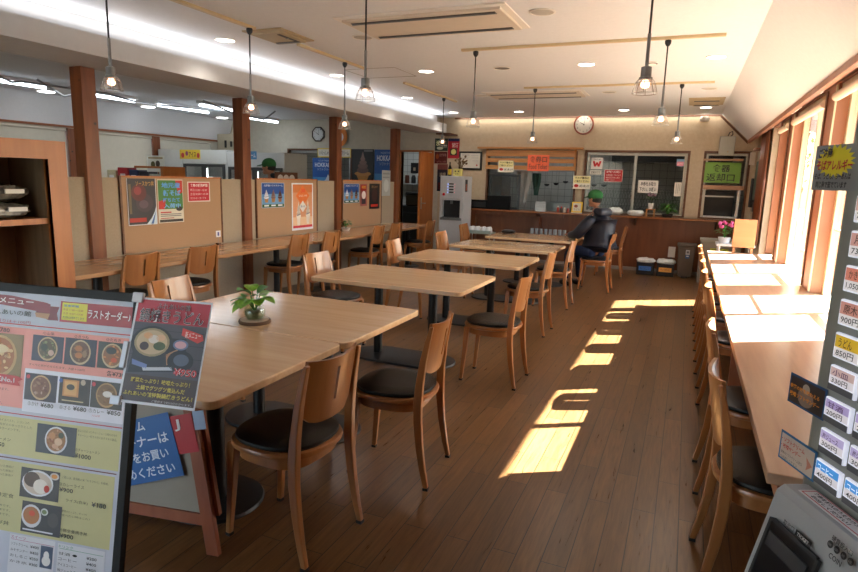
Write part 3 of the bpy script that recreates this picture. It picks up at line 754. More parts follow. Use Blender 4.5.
# ceiling air conditioners
ACM = plain('ac_cream', 'd3c8ba', 0.6)
def cassette(x0, y0, x1, y1, label, slots, name='ceiling_air_conditioner', col=ACM):
    t = thing(name, label, 'air conditioner', ((x0 + x1) / 2, (y0 + y1) / 2, ZC)); a, b = (x1 - x0) / 2, (y1 - y0) / 2
    mb = MB(); mb.box(-a, a, -b, b, -0.012, -0.001, RINGM if col is ACM else col); mb.box(-a + 0.05, a - 0.05, -b + 0.05, b - 0.05, -0.03, -0.012, col); obj('panel', mb, t, bevel=0.003)
    for s0, s1, s2, s3 in slots:
        mb = MB(); mb.box(s0 * a, s1 * a, s2 * b, s3 * b, -0.034, -0.0305, plain('slot_dark', '3b3835', 0.6)); mb.box(s0 * a, s1 * a, (s2 + s3) / 2 * b - 0.006, (s2 + s3) / 2 * b + 0.006, -0.040, -0.0345, GREYM); obj('air_slot', mb, t)
    return t
cassette(-2.60, 4.10, -1.25, 4.80, 'large rectangular ceiling air conditioner with two slots at top centre', [(-0.85, 0.85, -0.72, -0.56), (-0.85, 0.85, 0.56, 0.72)])
cassette(-2.72, 8.02, -1.36, 8.62, 'flat rectangular ceiling air conditioner in front of the back wall', [(-0.85, 0.85, -0.72, -0.56), (-0.85, 0.85, 0.56, 0.72)])
BEI = plain('vent_beige', 'b3a284', 0.6)
cassette(-3.58, 4.24, -3.18, 4.72, 'small square beige ceiling vent between two cove rails', [(-0.6, 0.6, 0.45, 0.62), (0.45, 0.6, -0.6, 0.4)], 'ceiling_vent', BEI)
cassette(-0.12, 9.10, 0.33, 9.86, 'small beige ceiling vent near the back wall by the slope', [(-0.7, 0.7, -0.7, -0.55), (-0.7, 0.7, 0.5, 0.65)], 'ceiling_vent', BEI)
mb = MB()
for a in ((-3.7, -3.06, 6.07, 6.078), (-3.7, -3.06, 6.642, 6.65), (-3.7, -3.692, 6.078, 6.642), (-3.068, -3.06, 6.078, 6.642)): mb.box(a[0] + 3.38, a[1] + 3.38, a[2] - 6.36, a[3] - 6.36, -0.004, -0.001, plain('hatch_line', '9b958e', 0.6))
tag(obj('access_hatch', mb, loc=(-3.38, 6.36, ZC)), 'square outline of a ceiling access hatch left of centre', 'access hatch')
t = thing('smoke_detector', 'white smoke detector on the ceiling behind the nearest right pendant', 'detector', (-0.45, 6.45, ZC)); mb = MB(); mb.lathe([(0.05, -0.001), (0.05, -0.015), (0.03, -0.03)], RINGM, n=18); obj('housing', mb, t)
mb = MB(); mb.lathe([(0.05, -0.016), (0.052, -0.016), (0.052, -0.02), (0.045, -0.021)], DARK, n=18, caps=False); obj('sensor_ring', mb, t)
t = thing('speaker_box', 'small white box under the ceiling at the right of the back wall', 'speaker', (0.12, YB - 0.06, ZC - 0.1)); mb = MB(); mb.lathe([(0.05, 0.06), (0.075, 0.04), (0.075, 0), (0.05, -0.02)], RINGM, n=16); obj('housing', mb, t)

# fluorescent fittings over the shop
TUBE = plain('tube_glow', 'ffffff', 0.4, emit=5, ecol='e8f4ff')
for x, y0, y1, lab in ((-8.5, 4.7, 5.95, 'fluorescent fitting over the shop at the left picture edge'), (-8.5, 6.30, 7.45, 'fluorescent fitting over the shop showing right of the first post'), (-8.5, 7.85, 9.1, 'fluorescent fitting over the shop between first and second post'),
                     (-7.7, 8.0, 9.2, 'fluorescent fitting over the shop in the nearer row'), (-8.35, 9.85, 11.0, 'fluorescent fitting over the shop right of the second post')):
    t = thing('fluorescent_lamp', lab, 'fluorescent lamp', (x, (y0 + y1) / 2, ZC), 0, 'fluorescent lamps over the shop'); h = (y1 - y0) / 2
    mb = MB(); mb.box(-0.05, 0.05, -h, h, -0.05, -0.001, WHITEP); obj('housing', mb, t)
    mb = MB(); mb.tube([(0, -h + 0.03, -0.075), (0, h - 0.03, -0.075)], 0.02, TUBE, 10); obj('tube', mb, t)
mb = MB(); MAT_ = plain('conduit_grey', '8f9294', 0.5)
for pts in ([(-7.9, 5.2, -0.12), (-7.9, 6.4, -0.1), (-8.1, 7.2, -0.14), (-7.8, 8.6, -0.1)], [(-8.2, 5.6, -0.02), (-8.1, 5.9, -0.2), (-7.9, 6.1, -0.12)], [(-7.5, 7.9, -0.02), (-7.4, 8.5, -0.16), (-7.3, 9.2, -0.2), (-7.2, 9.4, -0.03)]):
    mb.tube(pts, 0.015, MAT_, 6)
mb.tube([(-8.1, 4.9, -0.02), (-8.1, 5.2, -0.12), (-7.9, 5.2, -0.12)], 0.015, MAT_, 6)
tag(obj('ceiling_pipe', mb, loc=(0, 0, ZC)), 'loose white pipes running under the shop ceiling beside the tubes', 'pipe')

# ------------------------------------------------------------------ back wall: serving counter, signs
t = thing('serving_counter', 'brown panelled serving counter along the back wall', 'counter', (-1.45, 11.0, 0))
mb = MB(); mb.box(-2.40, 2.395, -0.08, 0.105, 0.93, 0.965, wood('counter_top_dark', '7b4a2a', '955d36', 'X', 0.25)); obj('countertop', mb, t, bevel=0.004)
mb = MB(); mb.box(-0.58, 2.395, 0.12, 0.178, 0.057, 0.928, W_PANEL); obj('front_panel', mb, t)
mb = MB(); mb.box(-2.38, -0.58, 0.14, 0.178, 0.0, 0.928, W_PANEL); mb.box(-2.38, -2.30, 0.0, 0.139, 0.0, 0.928, W_PANEL); mb.box(-1.12, -1.04, 0.0, 0.139, 0.0, 0.928, W_PANEL); mb.box(-2.3, -0.6, 0.0, 0.139, 0.50, 0.53, W_PANEL); mb.box(-2.3, -0.6, 0.0, 0.03, 0.86, 0.928, W_PANEL)
obj('shelf_frame', mb, t)
for x in (0.62, 1.9):
    mb = MB(); mb.prism([(-0.07, 0.928), (0.118, 0.928), (0.118, 0.80), (0.09, 0.80)], x, x + 0.03, W_TRIM, 'X'); obj('bracket', mb, t)
# little roof with slats over the ticket hatch
t = thing('hatch_canopy', 'wooden slatted canopy over the food ticket hatch', 'canopy', (-2.78, YB, 2.0))
mb = MB(); mb.box(-1.0, 0.98, -0.13, -0.001, 0.09, 0.125, W_SLAT); obj('canopy_roof', mb, t, bevel=0.004)
for k, z in enumerate((0.035, -0.045, -0.155, -0.285)):
    mb = MB(); mb.box(-0.84, 0.86, -0.075, -0.055, z, z + (0.035 if k == 0 else 0.075), W_SLAT); obj('slat', mb, t)
for x in (-0.84, 0.82):
    mb = MB(); mb.box(x, x + 0.04, -0.054, -0.031, -0.29, 0.089, W_SLAT); obj('upright', mb, t)
YS = YB - 0.085
def bsign(name, label, cat, x0, z1, w, h, base, ops, y=YS, **k): return paper(name, label, cat, w, h, base, ops, (x0, y, z1), 0, **k)
K = '111111'
bsign('ticket_sign', 'orange sign for food tickets hanging on the slatted canopy', 'sign', -2.80, 1.985, 0.40, 0.29, 'f5704a', [('T', '食券口', 0.1, 0.08, 0.9, 0.46, K, 8, 0.012), ('T', 'Food Ticket', 0.08, 0.56, 0.92, 0.88, '5a1010', 8, 0.01)])
def notice(x0, z1, w, h, lab, y=YS):
    bsign('yellow_notice', lab, 'notice', x0, z1, w, h, 'e9e3d4', [('R', 0.03, 0.03, 0.97, 0.55, 'efe3a0'), ('T', 'マスク着用の', 0.1, 0.08, 0.9, 0.25, K, 8, 0.02), ('T', 'ご協力ください', 0.08, 0.32, 0.92, 0.5, K, 8, 0.02), ('E', 0.2, 0.76, 0.13, 0.12, 'c8202a'), ('T', 'お願い致します', 0.38, 0.67, 0.95, 0.86, '222222', 8, 0.02)], y=y)
notice(-3.36, 1.875, 0.30, 0.215, 'cream notice with a red mark on the left of the slatted canopy')
notice(-1.95, 1.63, 0.31, 0.235, 'cream notice with a red mark between the two serving windows', YB - 0.04)
YG = YB + 0.02
W_LOGO = [('P', [(0.12, 0.3), (0.3, 0.3), (0.36, 0.55), (0.42, 0.4), (0.58, 0.4), (0.64, 0.55), (0.7, 0.3), (0.88, 0.3), (0.74, 0.78), (0.58, 0.78), (0.5, 0.62), (0.42, 0.78), (0.26, 0.78)], 'd0202a'), ('T', 'WELCOME', 0.2, 0.1, 0.8, 0.2, '555555')]
bsign('logo_sticker', 'white sticker with a red W emblem on the serving window', 'sticker', -1.66, 1.955, 0.20, 0.20, 'e8e4e0', W_LOGO, y=YG)
bsign('small_label', 'small white label under the red W sticker', 'label', -1.67, 1.735, 0.20, 0.075, 'dcd8ce', [('T', '営業中です', 0.1, 0.2, 0.9, 0.8, '333333')], y=YG)
bsign('red_notice', 'red notice with white lines on the left serving window pane', 'notice', -1.42, 1.755, 0.32, 0.22, 'ddd0c8', [('R', 0.03, 0.04, 0.97, 0.96, 'b3242c'), ('T', 'お客様へのお願い', 0.12, 0.1, 0.88, 0.28, 'f3e6e0', 8, 0.02), ('T', '大変混雑しております', 0.1, 0.38, 0.9, 0.52, 'f0d8d0'), ('T', '食後はお早めに席を', 0.1, 0.58, 0.85, 0.72, 'f0d8d0'), ('T', 'お譲りください', 0.1, 0.78, 0.6, 0.9, 'f0d8d0')], y=YG)
bsign('white_notice', 'white sheet with two bold black lines on the right serving window pane', 'notice', -0.83, 1.58, 0.33, 0.215, 'e4ded6', [('T', '半券をお取り', 0.12, 0.12, 0.88, 0.44, '222222', 8, 0.02), ('T', '下さい。お願い', 0.08, 0.56, 0.92, 0.88, '222222', 8, 0.02)], y=YB + 0.045)
bsign('vertical_notice', 'narrow white handwritten sheet at the right edge of the serving window', 'notice', -0.235, 1.56, 0.11, 0.235, 'd9d2c8', [('R', 0.25, 0.1, 0.3, 0.85, '777777'), ('R', 0.5, 0.1, 0.55, 0.8, '777777'), ('R', 0.75, 0.1, 0.8, 0.6, '777777')], y=YB + 0.045)
bsign('round_sticker', 'small blue and pink sticker high on the right serving window pane', 'sticker', -0.24, 1.95, 0.12, 0.12, '7fa7c8', [('R', 0.05, 0.35, 0.95, 0.95, 'e58aa0'), ('T', 'QR PAY', 0.1, 0.5, 0.9, 0.8, 'fff0f0')], y=YB + 0.045)
bsign('return_sign', 'green sign marking the dish return hatch', 'sign', 0.175, 1.905, 0.575, 0.335, '6f9f3c', [('T', '食器', 0.26, 0.1, 0.72, 0.46, K, 8, 0.012), ('T', '返却口', 0.12, 0.54, 0.86, 0.92, K, 8, 0.012)], y=YB - 0.01)
mb = MB(); mb.box(-0.3, 0.3, -0.012, -0.001, 0, 0.03, wood('copper_rail', 'a07b60', 'b98f70', 'X', 0.35)); tag(obj('curtain_rail', mb, loc=(0.47, YB - 0.04, 1.93)), 'short copper coloured rail above the green sign', 'rail')
# grey control box, small beige box
t = thing('control_box', 'grey metal box on the wall above the green sign', 'control box', (0.5, YB - 0.08, 2.02)); mb = MB(); mb.box(-0.115, 0.115, -0.04, 0.078, 0.0, 0.30, plain('box_grey', 'a9aba3', 0.5)); obj('housing', mb, t, bevel=0.006)
mb = MB(); mb.sphere((0.02, -0.043, 0.05), 0.008, plain('knob_amber', 'c79a40', 0.4)); obj('lamp_button', mb, t)
mb = MB(); mb.tube([(0.0, 0.04, 0.3), (0.02, 0.03, 0.36), (0.06, 0.03, 0.38), (0.07, 0.04, 0.33), (0.04, 0.04, 0.301)], 0.008, DARK, 6); obj('cable', mb, t)
mb = MB(); mb.box(0, 0.08, -0.05, 0, 0, 0.20, ACM); tag(obj('thermostat', mb, loc=(0.855, YB - 0.001, 1.87), bevel=0.006), 'small beige box on the wall right of the dish return hatch', 'thermostat')
# clocks
def clock(name, label, loc, r, frame, face, n, hands):
    t = thing(name, label, 'clock', loc)
    mb = MB(); vs = []; prof = [(r, 0), (r, -0.03), (r * 0.93, -0.045), (r * 0.85, -0.035)]
    fs = []
    for rr_, y in prof:
        for k in range(n): a = 2 * PI * (k + 0.5) / n; vs.append((rr_ * math.cos(a), y, rr_ * math.sin(a)))
    for i in range(len(prof) - 1):
        for k in range(n): k2 = (k + 1) % n; fs.append((i * n + k, i * n + k2, (i + 1) * n + k2, (i + 1) * n + k))
    mb.add(vs, fs, frame, n > 12); obj('frame', mb, t)
    mb = MB(); vs = [(r * 0.87 * math.cos(2 * PI * (k + .5) / n), -0.02, r * 0.87 * math.sin(2 * PI * (k + .5) / n)) for k in range(n)]; mb.add(vs, [tuple(range(n))], face); obj('dial', mb, t)
    mb = MB(); mb.flat = True
    for h in range(1, 13):
        a = PI / 2 - 2 * PI * h / 12; cx, cz = 0.68 * r * math.cos(a), 0.68 * r * math.sin(a); vs2, fs2 = textpoly(str(h)); w_ = r * (0.16 if h > 9 else 0.1); hh = r * 0.17
        mb.add([(cx + (u - 0.5) * w_, -0.022, cz + (v - 0.5) * hh) for u, v in vs2], fs2, ink(K))
    obj('numerals', mb, t)
    for nm, ang, L_, w_ in hands:
        mb = MB(); d_ = Vector((math.sin(ang), 0, math.cos(ang))); s_ = Vector((math.cos(ang), 0, -math.sin(ang)))
        mb.add([Vector((0, -0.025, 0)) - s_ * w_ - d_ * 0.1 * r, Vector((0, -0.025, 0)) + s_ * w_ - d_ * 0.1 * r, Vector((0, -0.025, 0)) + d_ * L_ * r + s_ * w_ * 0.4, Vector((0, -0.025, 0)) + d_ * L_ * r - s_ * w_ * 0.4], [(0, 1, 2, 3)], ink(K)); mb.flat = True; obj(nm, mb, t)
    return t
clock('wall_clock', 'round clock in a red-brown wooden frame high on the back wall', (-1.835, YB - 0.001, 2.53), 0.178, wood('clock_wood', '6e2c18', '8a3a20', 'X', 0.3), plain('dial_grey', 'c9c4bc', 0.5), 40, [('hour_hand', math.radians(-60), 0.45, 0.006), ('minute_hand', math.radians(10), 0.65, 0.004)])
clock('octagonal_clock', 'eight sided dark framed clock on the grey wall over the shop', (-7.43, YB - 0.001, 2.37), 0.165, plain('clock_dark', '35231c', 0.4), plain('dial_white', 'cfd4d6', 0.5), 8, [('hour_hand', math.radians(-60), 0.45, 0.006), ('minute_hand', math.radians(8), 0.65, 0.004)])
# framed certificate
t = thing('framed_certificate', 'black framed certificate above the water dispenser', 'picture frame', (-3.95, YB - 0.001, 1.865)); mb = MB(); mb.box(-0.235, 0.235, -0.025, 0, -0.175, 0.175, plain('frame_black', '17120f', 0.35)); obj('frame', mb, t, bevel=0.004)
o = paper('certificate_sheet', None, None, 0.40, 0.28, 'cfcbc0', [('R', 0.08, 0.1, 0.45, 0.14, '888888'), ('R', 0.08, 0.25, 0.45, 0.27, '999999'), ('R', 0.08, 0.35, 0.4, 0.37, '999999'), ('R', 0.55, 0.15, 0.92, 0.17, '999999'), ('R', 0.55, 0.3, 0.92, 0.32, '999999'), ('R', 0.62, 0.5, 0.92, 0.52, '999999'), ('E', 0.85, 0.8, 0.04, 0.06, 'b04040')], (-0.20, -0.0275, 0.14), parent=t)
# posters left of the certificate
Yp = YB - 0.004
bsign('green_poster', 'dark green poster with white lettering at top left of the dispenser corner', 'poster', -4.71, 2.285, 0.275, 0.24, '1f3a30', [('T', '氷', 0.08, 0.15, 0.42, 0.6, 'e9f0b0', 8, 0.03), ('T', 'かき氷', 0.5, 0.5, 0.95, 0.75, 'e0e8e0'), ('E', 0.4, 0.78, 0.25, 0.12, 'c9d4c0')], y=Yp)
bsign('red_poster', 'red poster with a pale picture above the water dispenser', 'poster', -4.43, 2.285, 0.24, 0.38, 'b82030', [('R', 0, 0, 1, 0.14, '252c60'), ('T', '甘酒', 0.35, 0.22, 0.9, 0.45, 'f4e4e4', 8, 0.02), ('R', 0.2, 0.5, 0.8, 0.85, '3a3c2a'), ('E', 0.5, 0.67, 0.22, 0.14, 'e5e08a')], y=Yp)
bsign('maroon_poster', 'dark maroon poster beside the kitchen door', 'poster', -4.71, 2.03, 0.27, 0.23, '5b1a1c', [('T', 'おすすめ', 0.4, 0.15, 0.92, 0.4, 'c9a0a0'), ('E', 0.22, 0.4, 0.13, 0.22, '9a4a20'), ('T', 'ふるさとの味', 0.2, 0.75, 0.9, 0.92, 'b98080')], y=Yp)
bsign('dark_poster', 'narrow dark blue and red poster left of the water dispenser', 'poster', -4.64, 1.79, 0.22, 0.53, '7a4340', [('R', 0.0, 0.2, 1, 1, '1a1e30'), ('R', 0.1, 0.68, 0.9, 0.95, 'a02a28'), ('T', '味噌', 0.25, 0.3, 0.8, 0.5, 'c9b9a0')], y=Yp)

# water dispenser
t = thing('water_dispenser', 'tall white water and tea dispenser left of the ticket hatch', 'water dispenser', (-4.0, 10.55, 0))
DW = plain('dispenser_white', 'c6c8cc', 0.35)
mb = MB(); mb.box(-0.23, 0.23, -0.2, 0.25, 0, 0.80, DW); mb.box(-0.23, 0.23, -0.06, 0.25, 0.80, 1.12, DW); mb.box(-0.23, -0.19, -0.2, -0.06, 0.80, 1.12, DW); mb.box(0.17, 0.23, -0.2, -0.06, 0.80, 1.12, DW); mb.box(-0.23, 0.23, -0.2, 0.25, 1.12, 1.56, DW); obj('body', mb, t)
mb = MB(); mb.box(-0.21, 0.21, -0.225, -0.201, 0.755, 0.80, GREYM); mb.box(-0.189, 0.169, -0.09, -0.061, 0.801, 1.119, DARK); mb.box(-0.189, 0.169, -0.19, -0.091, 0.801, 0.81, DARK); obj('drip_bay', mb, t)
mb = MB(); mb.box(-0.05, -0.01, -0.13, -0.095, 1.05, 1.119, GREYM); obj('spout', mb, t)
mb = MB(); mb.box(-0.215, 0.215, -0.215, -0.201, 1.15, 1.55, plain('fascia_grey', 'c2c4c8', 0.3)); o = obj('control_fascia', mb, t, bevel=0.004)
for z in (1.255, 1.305, 1.355, 1.405):
    mb = MB(); mb.box(-0.05, 0.04, -0.222, -0.2155, z, z + 0.022, DARK); mb.box(-0.075, -0.062, -0.222, -0.2155, z, z + 0.014, plain('led_blue', '8fb0ff', 0.4, emit=1.5)); mb.box(0.06, 0.07, -0.222, -0.2155, z, z + 0.012, plain('led_red', 'ff8a9a', 0.4, emit=0.5)); obj('push_button', mb, o)
mb = MB(); mb.sphere((-0.15, -0.217, 1.225), 0.026, plain('red_button', 'd0202a', 0.3), sc=(1, 0.4, 1)); obj('red_button', mb, t)
mb = MB(); mb.box(0.2305, 0.233, -0.12, 0.0, 1.28, 1.50, DARK); mb.box(0.233, 0.234, -0.10, -0.02, 1.30, 1.42, plain('label_orange', '9a4a2a', 0.5)); obj('side_label', mb, t)
# things on the dispenser
t = thing('yellow_box', 'yellow display box with two dark eyes standing on the dispenser', 'box', (-3.93, 10.45, 1.562)); mb = MB(); mb.box(-0.075, 0.075, -0.05, 0.05, 0, 0.13, plain('box_yellow', 'd8cf7c', 0.6)); obj('carton', mb, t, bevel=0.004)
pic, txt = prints([('E', 0.3, 0.35, 0.1, 0.1, '3a3018'), ('E', 0.7, 0.35, 0.1, 0.1, '3a3018'), ('T', 'お茶', 0.3, 0.6, 0.7, 0.85, '5a4a20')], 0.15, 0.13); obj('printed_picture', pic, t, loc=(-0.075, -0.0505, 0.13)); obj('printed_text', txt, t, loc=(-0.075, -0.0505, 0.13))
t = thing('drink_bottle', 'dark bottle with a yellow label on the left of the dispenser top', 'bottle', (-4.09, 10.45, 1.562)); mb = MB(); mb.lathe([(0.03, 0), (0.035, 0.005), (0.035, 0.14), (0.012, 0.2), (0.012, 0.25)], plain('bottle_glass', '2a2a22', 0.2), n=16); obj('bottle_body', mb, t)
mb = MB(); mb.lathe([(0.036, 0.02), (0.036, 0.12)], plain('label_yellow', 'c9a820', 0.5), n=16, caps=False); obj('bottle_label', mb, t)
t = thing('dried_arrangement', 'dried brown branches in a vase on the dispenser', 'dried plant', (-3.93, 10.6, 1.562)); mb = MB(); mb.lathe([(0.035, 0), (0.045, 0.03), (0.04, 0.1), (0.025, 0.13)], plain('vase_brown', '4a3626', 0.5), n=16); obj('vase', mb, t)
mb = MB(); random.seed(12); BR = plain('dry_brown', '6a5236', 0.8)
for k in range(26):
    a = random.random() * 2 * PI; r_ = random.uniform(0.02, 0.12); z_ = random.uniform(0.22, 0.36); p = (r_ * math.cos(a), r_ * 0.6 * math.sin(a), z_); mb.tube([(0, 0, 0.1), (p[0] * 0.4, p[1] * 0.4, z_ * 0.7), p], 0.003, BR, 4); mb.sphere(p, random.uniform(0.012, 0.024), BR, 6, 4)
obj('branches', mb, t)

# register on the counter
t = thing('cash_register', 'black register box at the left end of the serving counter', 'cash register', (-3.45, 10.98, 0.965)); mb = MB(); mb.box(-0.05, 0.38, -0.05, 0.08, 0, 0.255, plain('register_black', '060607', 0.6, spec=0.2)); obj('screen_housing', mb, t, bevel=0.006); mb = MB(); mb.box(-0.40, -0.052, -0.05, 0.08, 0, 0.165, plain('register_black', '060607', 0.6, spec=0.2)); obj('cash_drawer', mb, t, bevel=0.006)
mb = MB(); mb.box(-0.38, -0.07, -0.056, -0.0505, 0.03, 0.13, plain('drawer_front', '101114', 0.4)); obj('drawer_front', mb, t)
def stand_sheet(name, label, cat, loc, w, h, base, ops, rz=0, tilt=0.15):
    t = thing(name, label, cat, loc, rz); mb = MB(); mb.box(-w / 2, w / 2, -0.02, 0.04, 0, 0.008, plain('acrylic_base', 'cfd3d4', 0.2)); obj('stand_foot', mb, t)
    paper('sign_sheet', None, None, w, h, base, ops, (-w / 2, math.sin(tilt) * h, 0.009 + h * math.cos(tilt)), tilt=tilt, parent=t); return t
stand_sheet('standing_notice', 'pale grey sheet standing on the counter in the ticket hatch', 'notice', (-2.49, 11.0, 0.966), 0.19, 0.17, 'aeb6ba', [('R', 0.1, 0.15, 0.85, 0.2, '8a9094'), ('R', 0.1, 0.35, 0.8, 0.4, '8a9094'), ('R', 0.1, 0.55, 0.85, 0.6, '8a9094')])
stand_sheet('yellow_frame_sign', 'yellow bordered card standing on the counter left of the person', 'sign', (-1.83, 11.02, 0.966), 0.19, 0.19, 'e5b92a', [('R', 0.12, 0.12, 0.88, 0.88, 'd9d2c0'), ('E', 0.4, 0.4, 0.18, 0.14, '8a4a3a'), ('T', 'うどん', 0.2, 0.62, 0.8, 0.8, '333333')])
random.seed(4)
for k, (x, hh, cc, lab) in enumerate(((-2.16, 0.11, 'a83a24', 'red topped seasoning bottle leftmost in the row on the counter'), (-2.10, 0.10, '3a2a20', 'dark soy bottle second in the row of seasonings'), (-2.04, 0.085, 'c9c0b0', 'white seasoning pot third in the row'), (-1.98, 0.075, '8a3020', 'short red seasoning jar at the right of the row'))):
    t = thing('seasoning_bottle', lab, 'bottle', (x, 10.99, 0.966), 0, 'seasonings on the serving counter'); mb = MB(); mb.lathe([(0.02, 0), (0.024, 0.004), (0.024, hh * 0.65), (0.014, hh * 0.8)], plain('season_' + cc, cc, 0.3), n=12); obj('bottle_body', mb, t); mb = MB(); mb.lathe([(0.015, hh * 0.8), (0.016, hh), (0.008, hh * 1.05)], plain('season_cap_%d' % (k % 2), ('e6dfd2', 'b8281e')[k % 2], 0.4), n=12); obj('cap', mb, t)
# bagged napkins, plant stand
def bag(name, label, loc, sx, sy, sz, mat, seed, cat='bag'):
    random.seed(seed); mb = MB(); vs = []; n, m = 16, 9
    for i in range(m + 1):
        th = PI * i / m
        for k in range(n):
            a = 2 * PI * k / n; j = 1 + random.uniform(-0.09, 0.09)
            cx, sx_ = math.cos(a), math.sin(a)
            vs.append((sx * j * math.sin(th) ** 0.6 * math.copysign(abs(cx) ** 0.7, cx), sy * j * math.sin(th) ** 0.6 * math.copysign(abs(sx_) ** 0.7, sx_), sz * (0.5 + 0.5 * math.cos(th)) * j if 0 < i < m else (sz if i == 0 else 0)))
    fs = [(i * n + k, (i + 1) * n + k, (i + 1) * n + (k + 1) % n, i * n + (k + 1) % n) for i in range(m) for k in range(n)]
    mb.add(vs, fs, mat, True); o = obj(name, mb, loc=loc); return tag(o, label, cat) if label else o
CRUMP = speckle('crumpled_white', 'b9bcbb', 'dadcda', 20, 0.5)
bag('napkin_bag', 'crumpled white bag on the counter just right of the person', (-1.16, 11.0, 0.966), 0.13, 0.07, 0.13, CRUMP, 1)
bag('towel_bag', 'low crumpled white bundle on the counter left of the orchid stool', (-0.81, 11.0, 0.966), 0.14, 0.07, 0.10, CRUMP, 2)
t = thing('plant_stool', 'tiny wooden stool carrying the orchid pot on the counter', 'stool', (-0.575, 11.0, 0.966)); mb = MB(); mb.box(-0.075, 0.075, -0.06, 0.06, 0.115, 0.13, W_SLAT); obj('stool_top', mb, t)
for x in (-0.062, 0.062):
    for y in (-0.048, 0.048): mb = MB(); mb.box(x - 0.012, x + 0.012, y - 0.012, y + 0.012, 0, 0.115, W_SLAT); obj('stool_leg', mb, t)
bushy('orchid', 'small orchid with dull pink flowers in a white pot on the little stool', (-0.575, 11.0, 1.097), 0.12, 0.16, (0.05, 0.10), LF2, 12, 8, flowers=(plain('dull_pink', '9a7a86', 0.7), 16, 0.016))
bushy('leafy_potted_plant', 'bushy green potted plant on the serving counter', (-0.30, 11.0, 0.966), 0.2, 0.20, (0.09, 0.06), LF3, 90, 9, potmat=plain('dark_pot', '2a2320', 0.5), leafl=0.10)

# behind the hatches: kitchen equipment
KX = plain('kitchen_dark', '2c2e30', 0.5)
def kitchen_box(name, label, cat, x0, x1, y0, y1, z0, z1, mat, extra=None):
    t = thing(name, label, cat, ((x0 + x1) / 2, (y0 + y1) / 2, z0)); a, b, c_ = (x1 - x0) / 2, (y1 - y0) / 2, z1 - z0
    mb = MB(); mb.box(-a, a, -b, b, 0, c_, mat); obj('body', mb, t, bevel=0.006)
    if extra: extra(t, a, b, c_)
    return t
def hnd(t, a, b, c_):
    mb = MB(); mb.box(-a + 0.03, -a + 0.05, -b - 0.03, -b - 0.001, c_ * 0.55, c_ * 0.85, STEEL); obj('handle', mb, t)
    mb = MB(); mb.box(-a + 0.02, a - 0.02, -b - 0.008, -b - 0.0005, c_ * 0.5, c_ * 0.52, STEELD); obj('door_gap', mb, t)
kitchen_box('steel_fridge', 'steel kitchen refrigerator seen through the ticket hatch on the left', 'refrigerator', -4.3, -3.72, 12.6, 13.3, 0, 1.9, STEEL, hnd)
kitchen_box('kitchen_worktable', 'steel worktable in the kitchen behind the hatches', 'worktable', -3.3, 0.9, 12.9, 13.5, 0, 0.86, STEELD, hnd)
kitchen_box('exhaust_hood', 'steel exhaust hood hanging in the kitchen behind the serving window', 'exhaust hood', -1.5, 0.7, 12.8, 13.5, 1.95, 2.45, STEELD, lambda t, a, b, c_: obj('hood_light', MB().box(-0.3, 0.3, -0.1, 0.1, -0.01, -0.001, WHITEP), t))
kitchen_box('dish_rack', 'dark dish rack in the return hatch on the right', 'rack', 0.20, 0.72, 11.5, 11.95, 0.9, 1.44, KX, lambda t, a, b, c_: obj('rack_bar', MB().box(-a, a, -b - 0.02, -b - 0.001, c_ * 0.8, c_ * 0.84, STEEL), t))
mb = MB(); mb.box(-0.35, 0.35, -0.3, 0.3, 0, 0.89, STEELD); tag(obj('return_shelf', mb, loc=(0.46, 11.75, 0)), 'steel shelf carrying the dark dish rack behind the return hatch', 'shelf')
t = thing('pan_rack', 'rack of hanging pans and ladles in the kitchen behind the ticket hatch', 'pan rack', (-2.45, 13.1, 1.75)); mb = MB(); mb.box(-0.9, 0.9, -0.01, 0.01, 0, 0.02, STEEL)
for x in (-0.88, 0.88): mb.tube([(x, 0, 0.01), (x, 0, 0.87)], 0.006, STEEL, 6)
obj('rail', mb, t)
random.seed(21)
for k in range(9):
    x = -0.8 + k * 0.2; L_ = random.uniform(0.18, 0.35); mb = MB(); mb.tube([(x, -0.012, 0.0), (x, -0.012, -L_)], 0.006, STEEL, 6); mb.lathe([(0.02, -L_ - 0.05), (0.05, -L_ - 0.03), (0.06, -L_)], (STEELD, DARK)[k % 2], (x, -0.012, 0), 14); obj('ladle', mb, t)
mb = MB(); mb.box(-0.3, 0.3, -0.15, 0.15, 0, 0.22, STEEL); tag(obj('steel_pot_tray', mb, loc=(-2.6, 13.2, 0.862), bevel=0.02), 'steel tray box on the kitchen worktable', 'tray')
random.seed(5)
for k, (x, r_, h_, c_) in enumerate(((-2.05, 0.1, 0.16, 'a0a4a6'), (-1.75, 0.12, 0.12, '6a6e70'), (-1.35, 0.09, 0.2, 'c0c4c4'), (-0.9, 0.13, 0.14, '888c8e'), (-0.45, 0.1, 0.22, 'b0b2b0'))):
    t = thing('cooking_pot', ['steel pot on the kitchen worktable right of the tray', 'wide dark pot on the kitchen worktable', 'tall pale pot on the kitchen worktable', 'wide grey pot behind the serving window', 'tall steel pot behind the green potted plant'][k], 'pot', (x, 13.15, 0.862), 0, 'pots on the kitchen worktable'); mb = MB(); mb.lathe([(r_ * 0.95, 0), (r_, 0.01), (r_, h_), (r_ * 0.2, h_ + 0.02), (r_ * 0.15, h_ + 0.04)], plain('pot_' + c_, c_, 0.3, 0.7), n=18); obj('pot_body', mb, t); mb = MB(); mb.box(-r_ - 0.03, r_ + 0.03, -0.01, 0.01, h_ * 0.7, h_ * 0.78, DARK); obj('handle', mb, t)
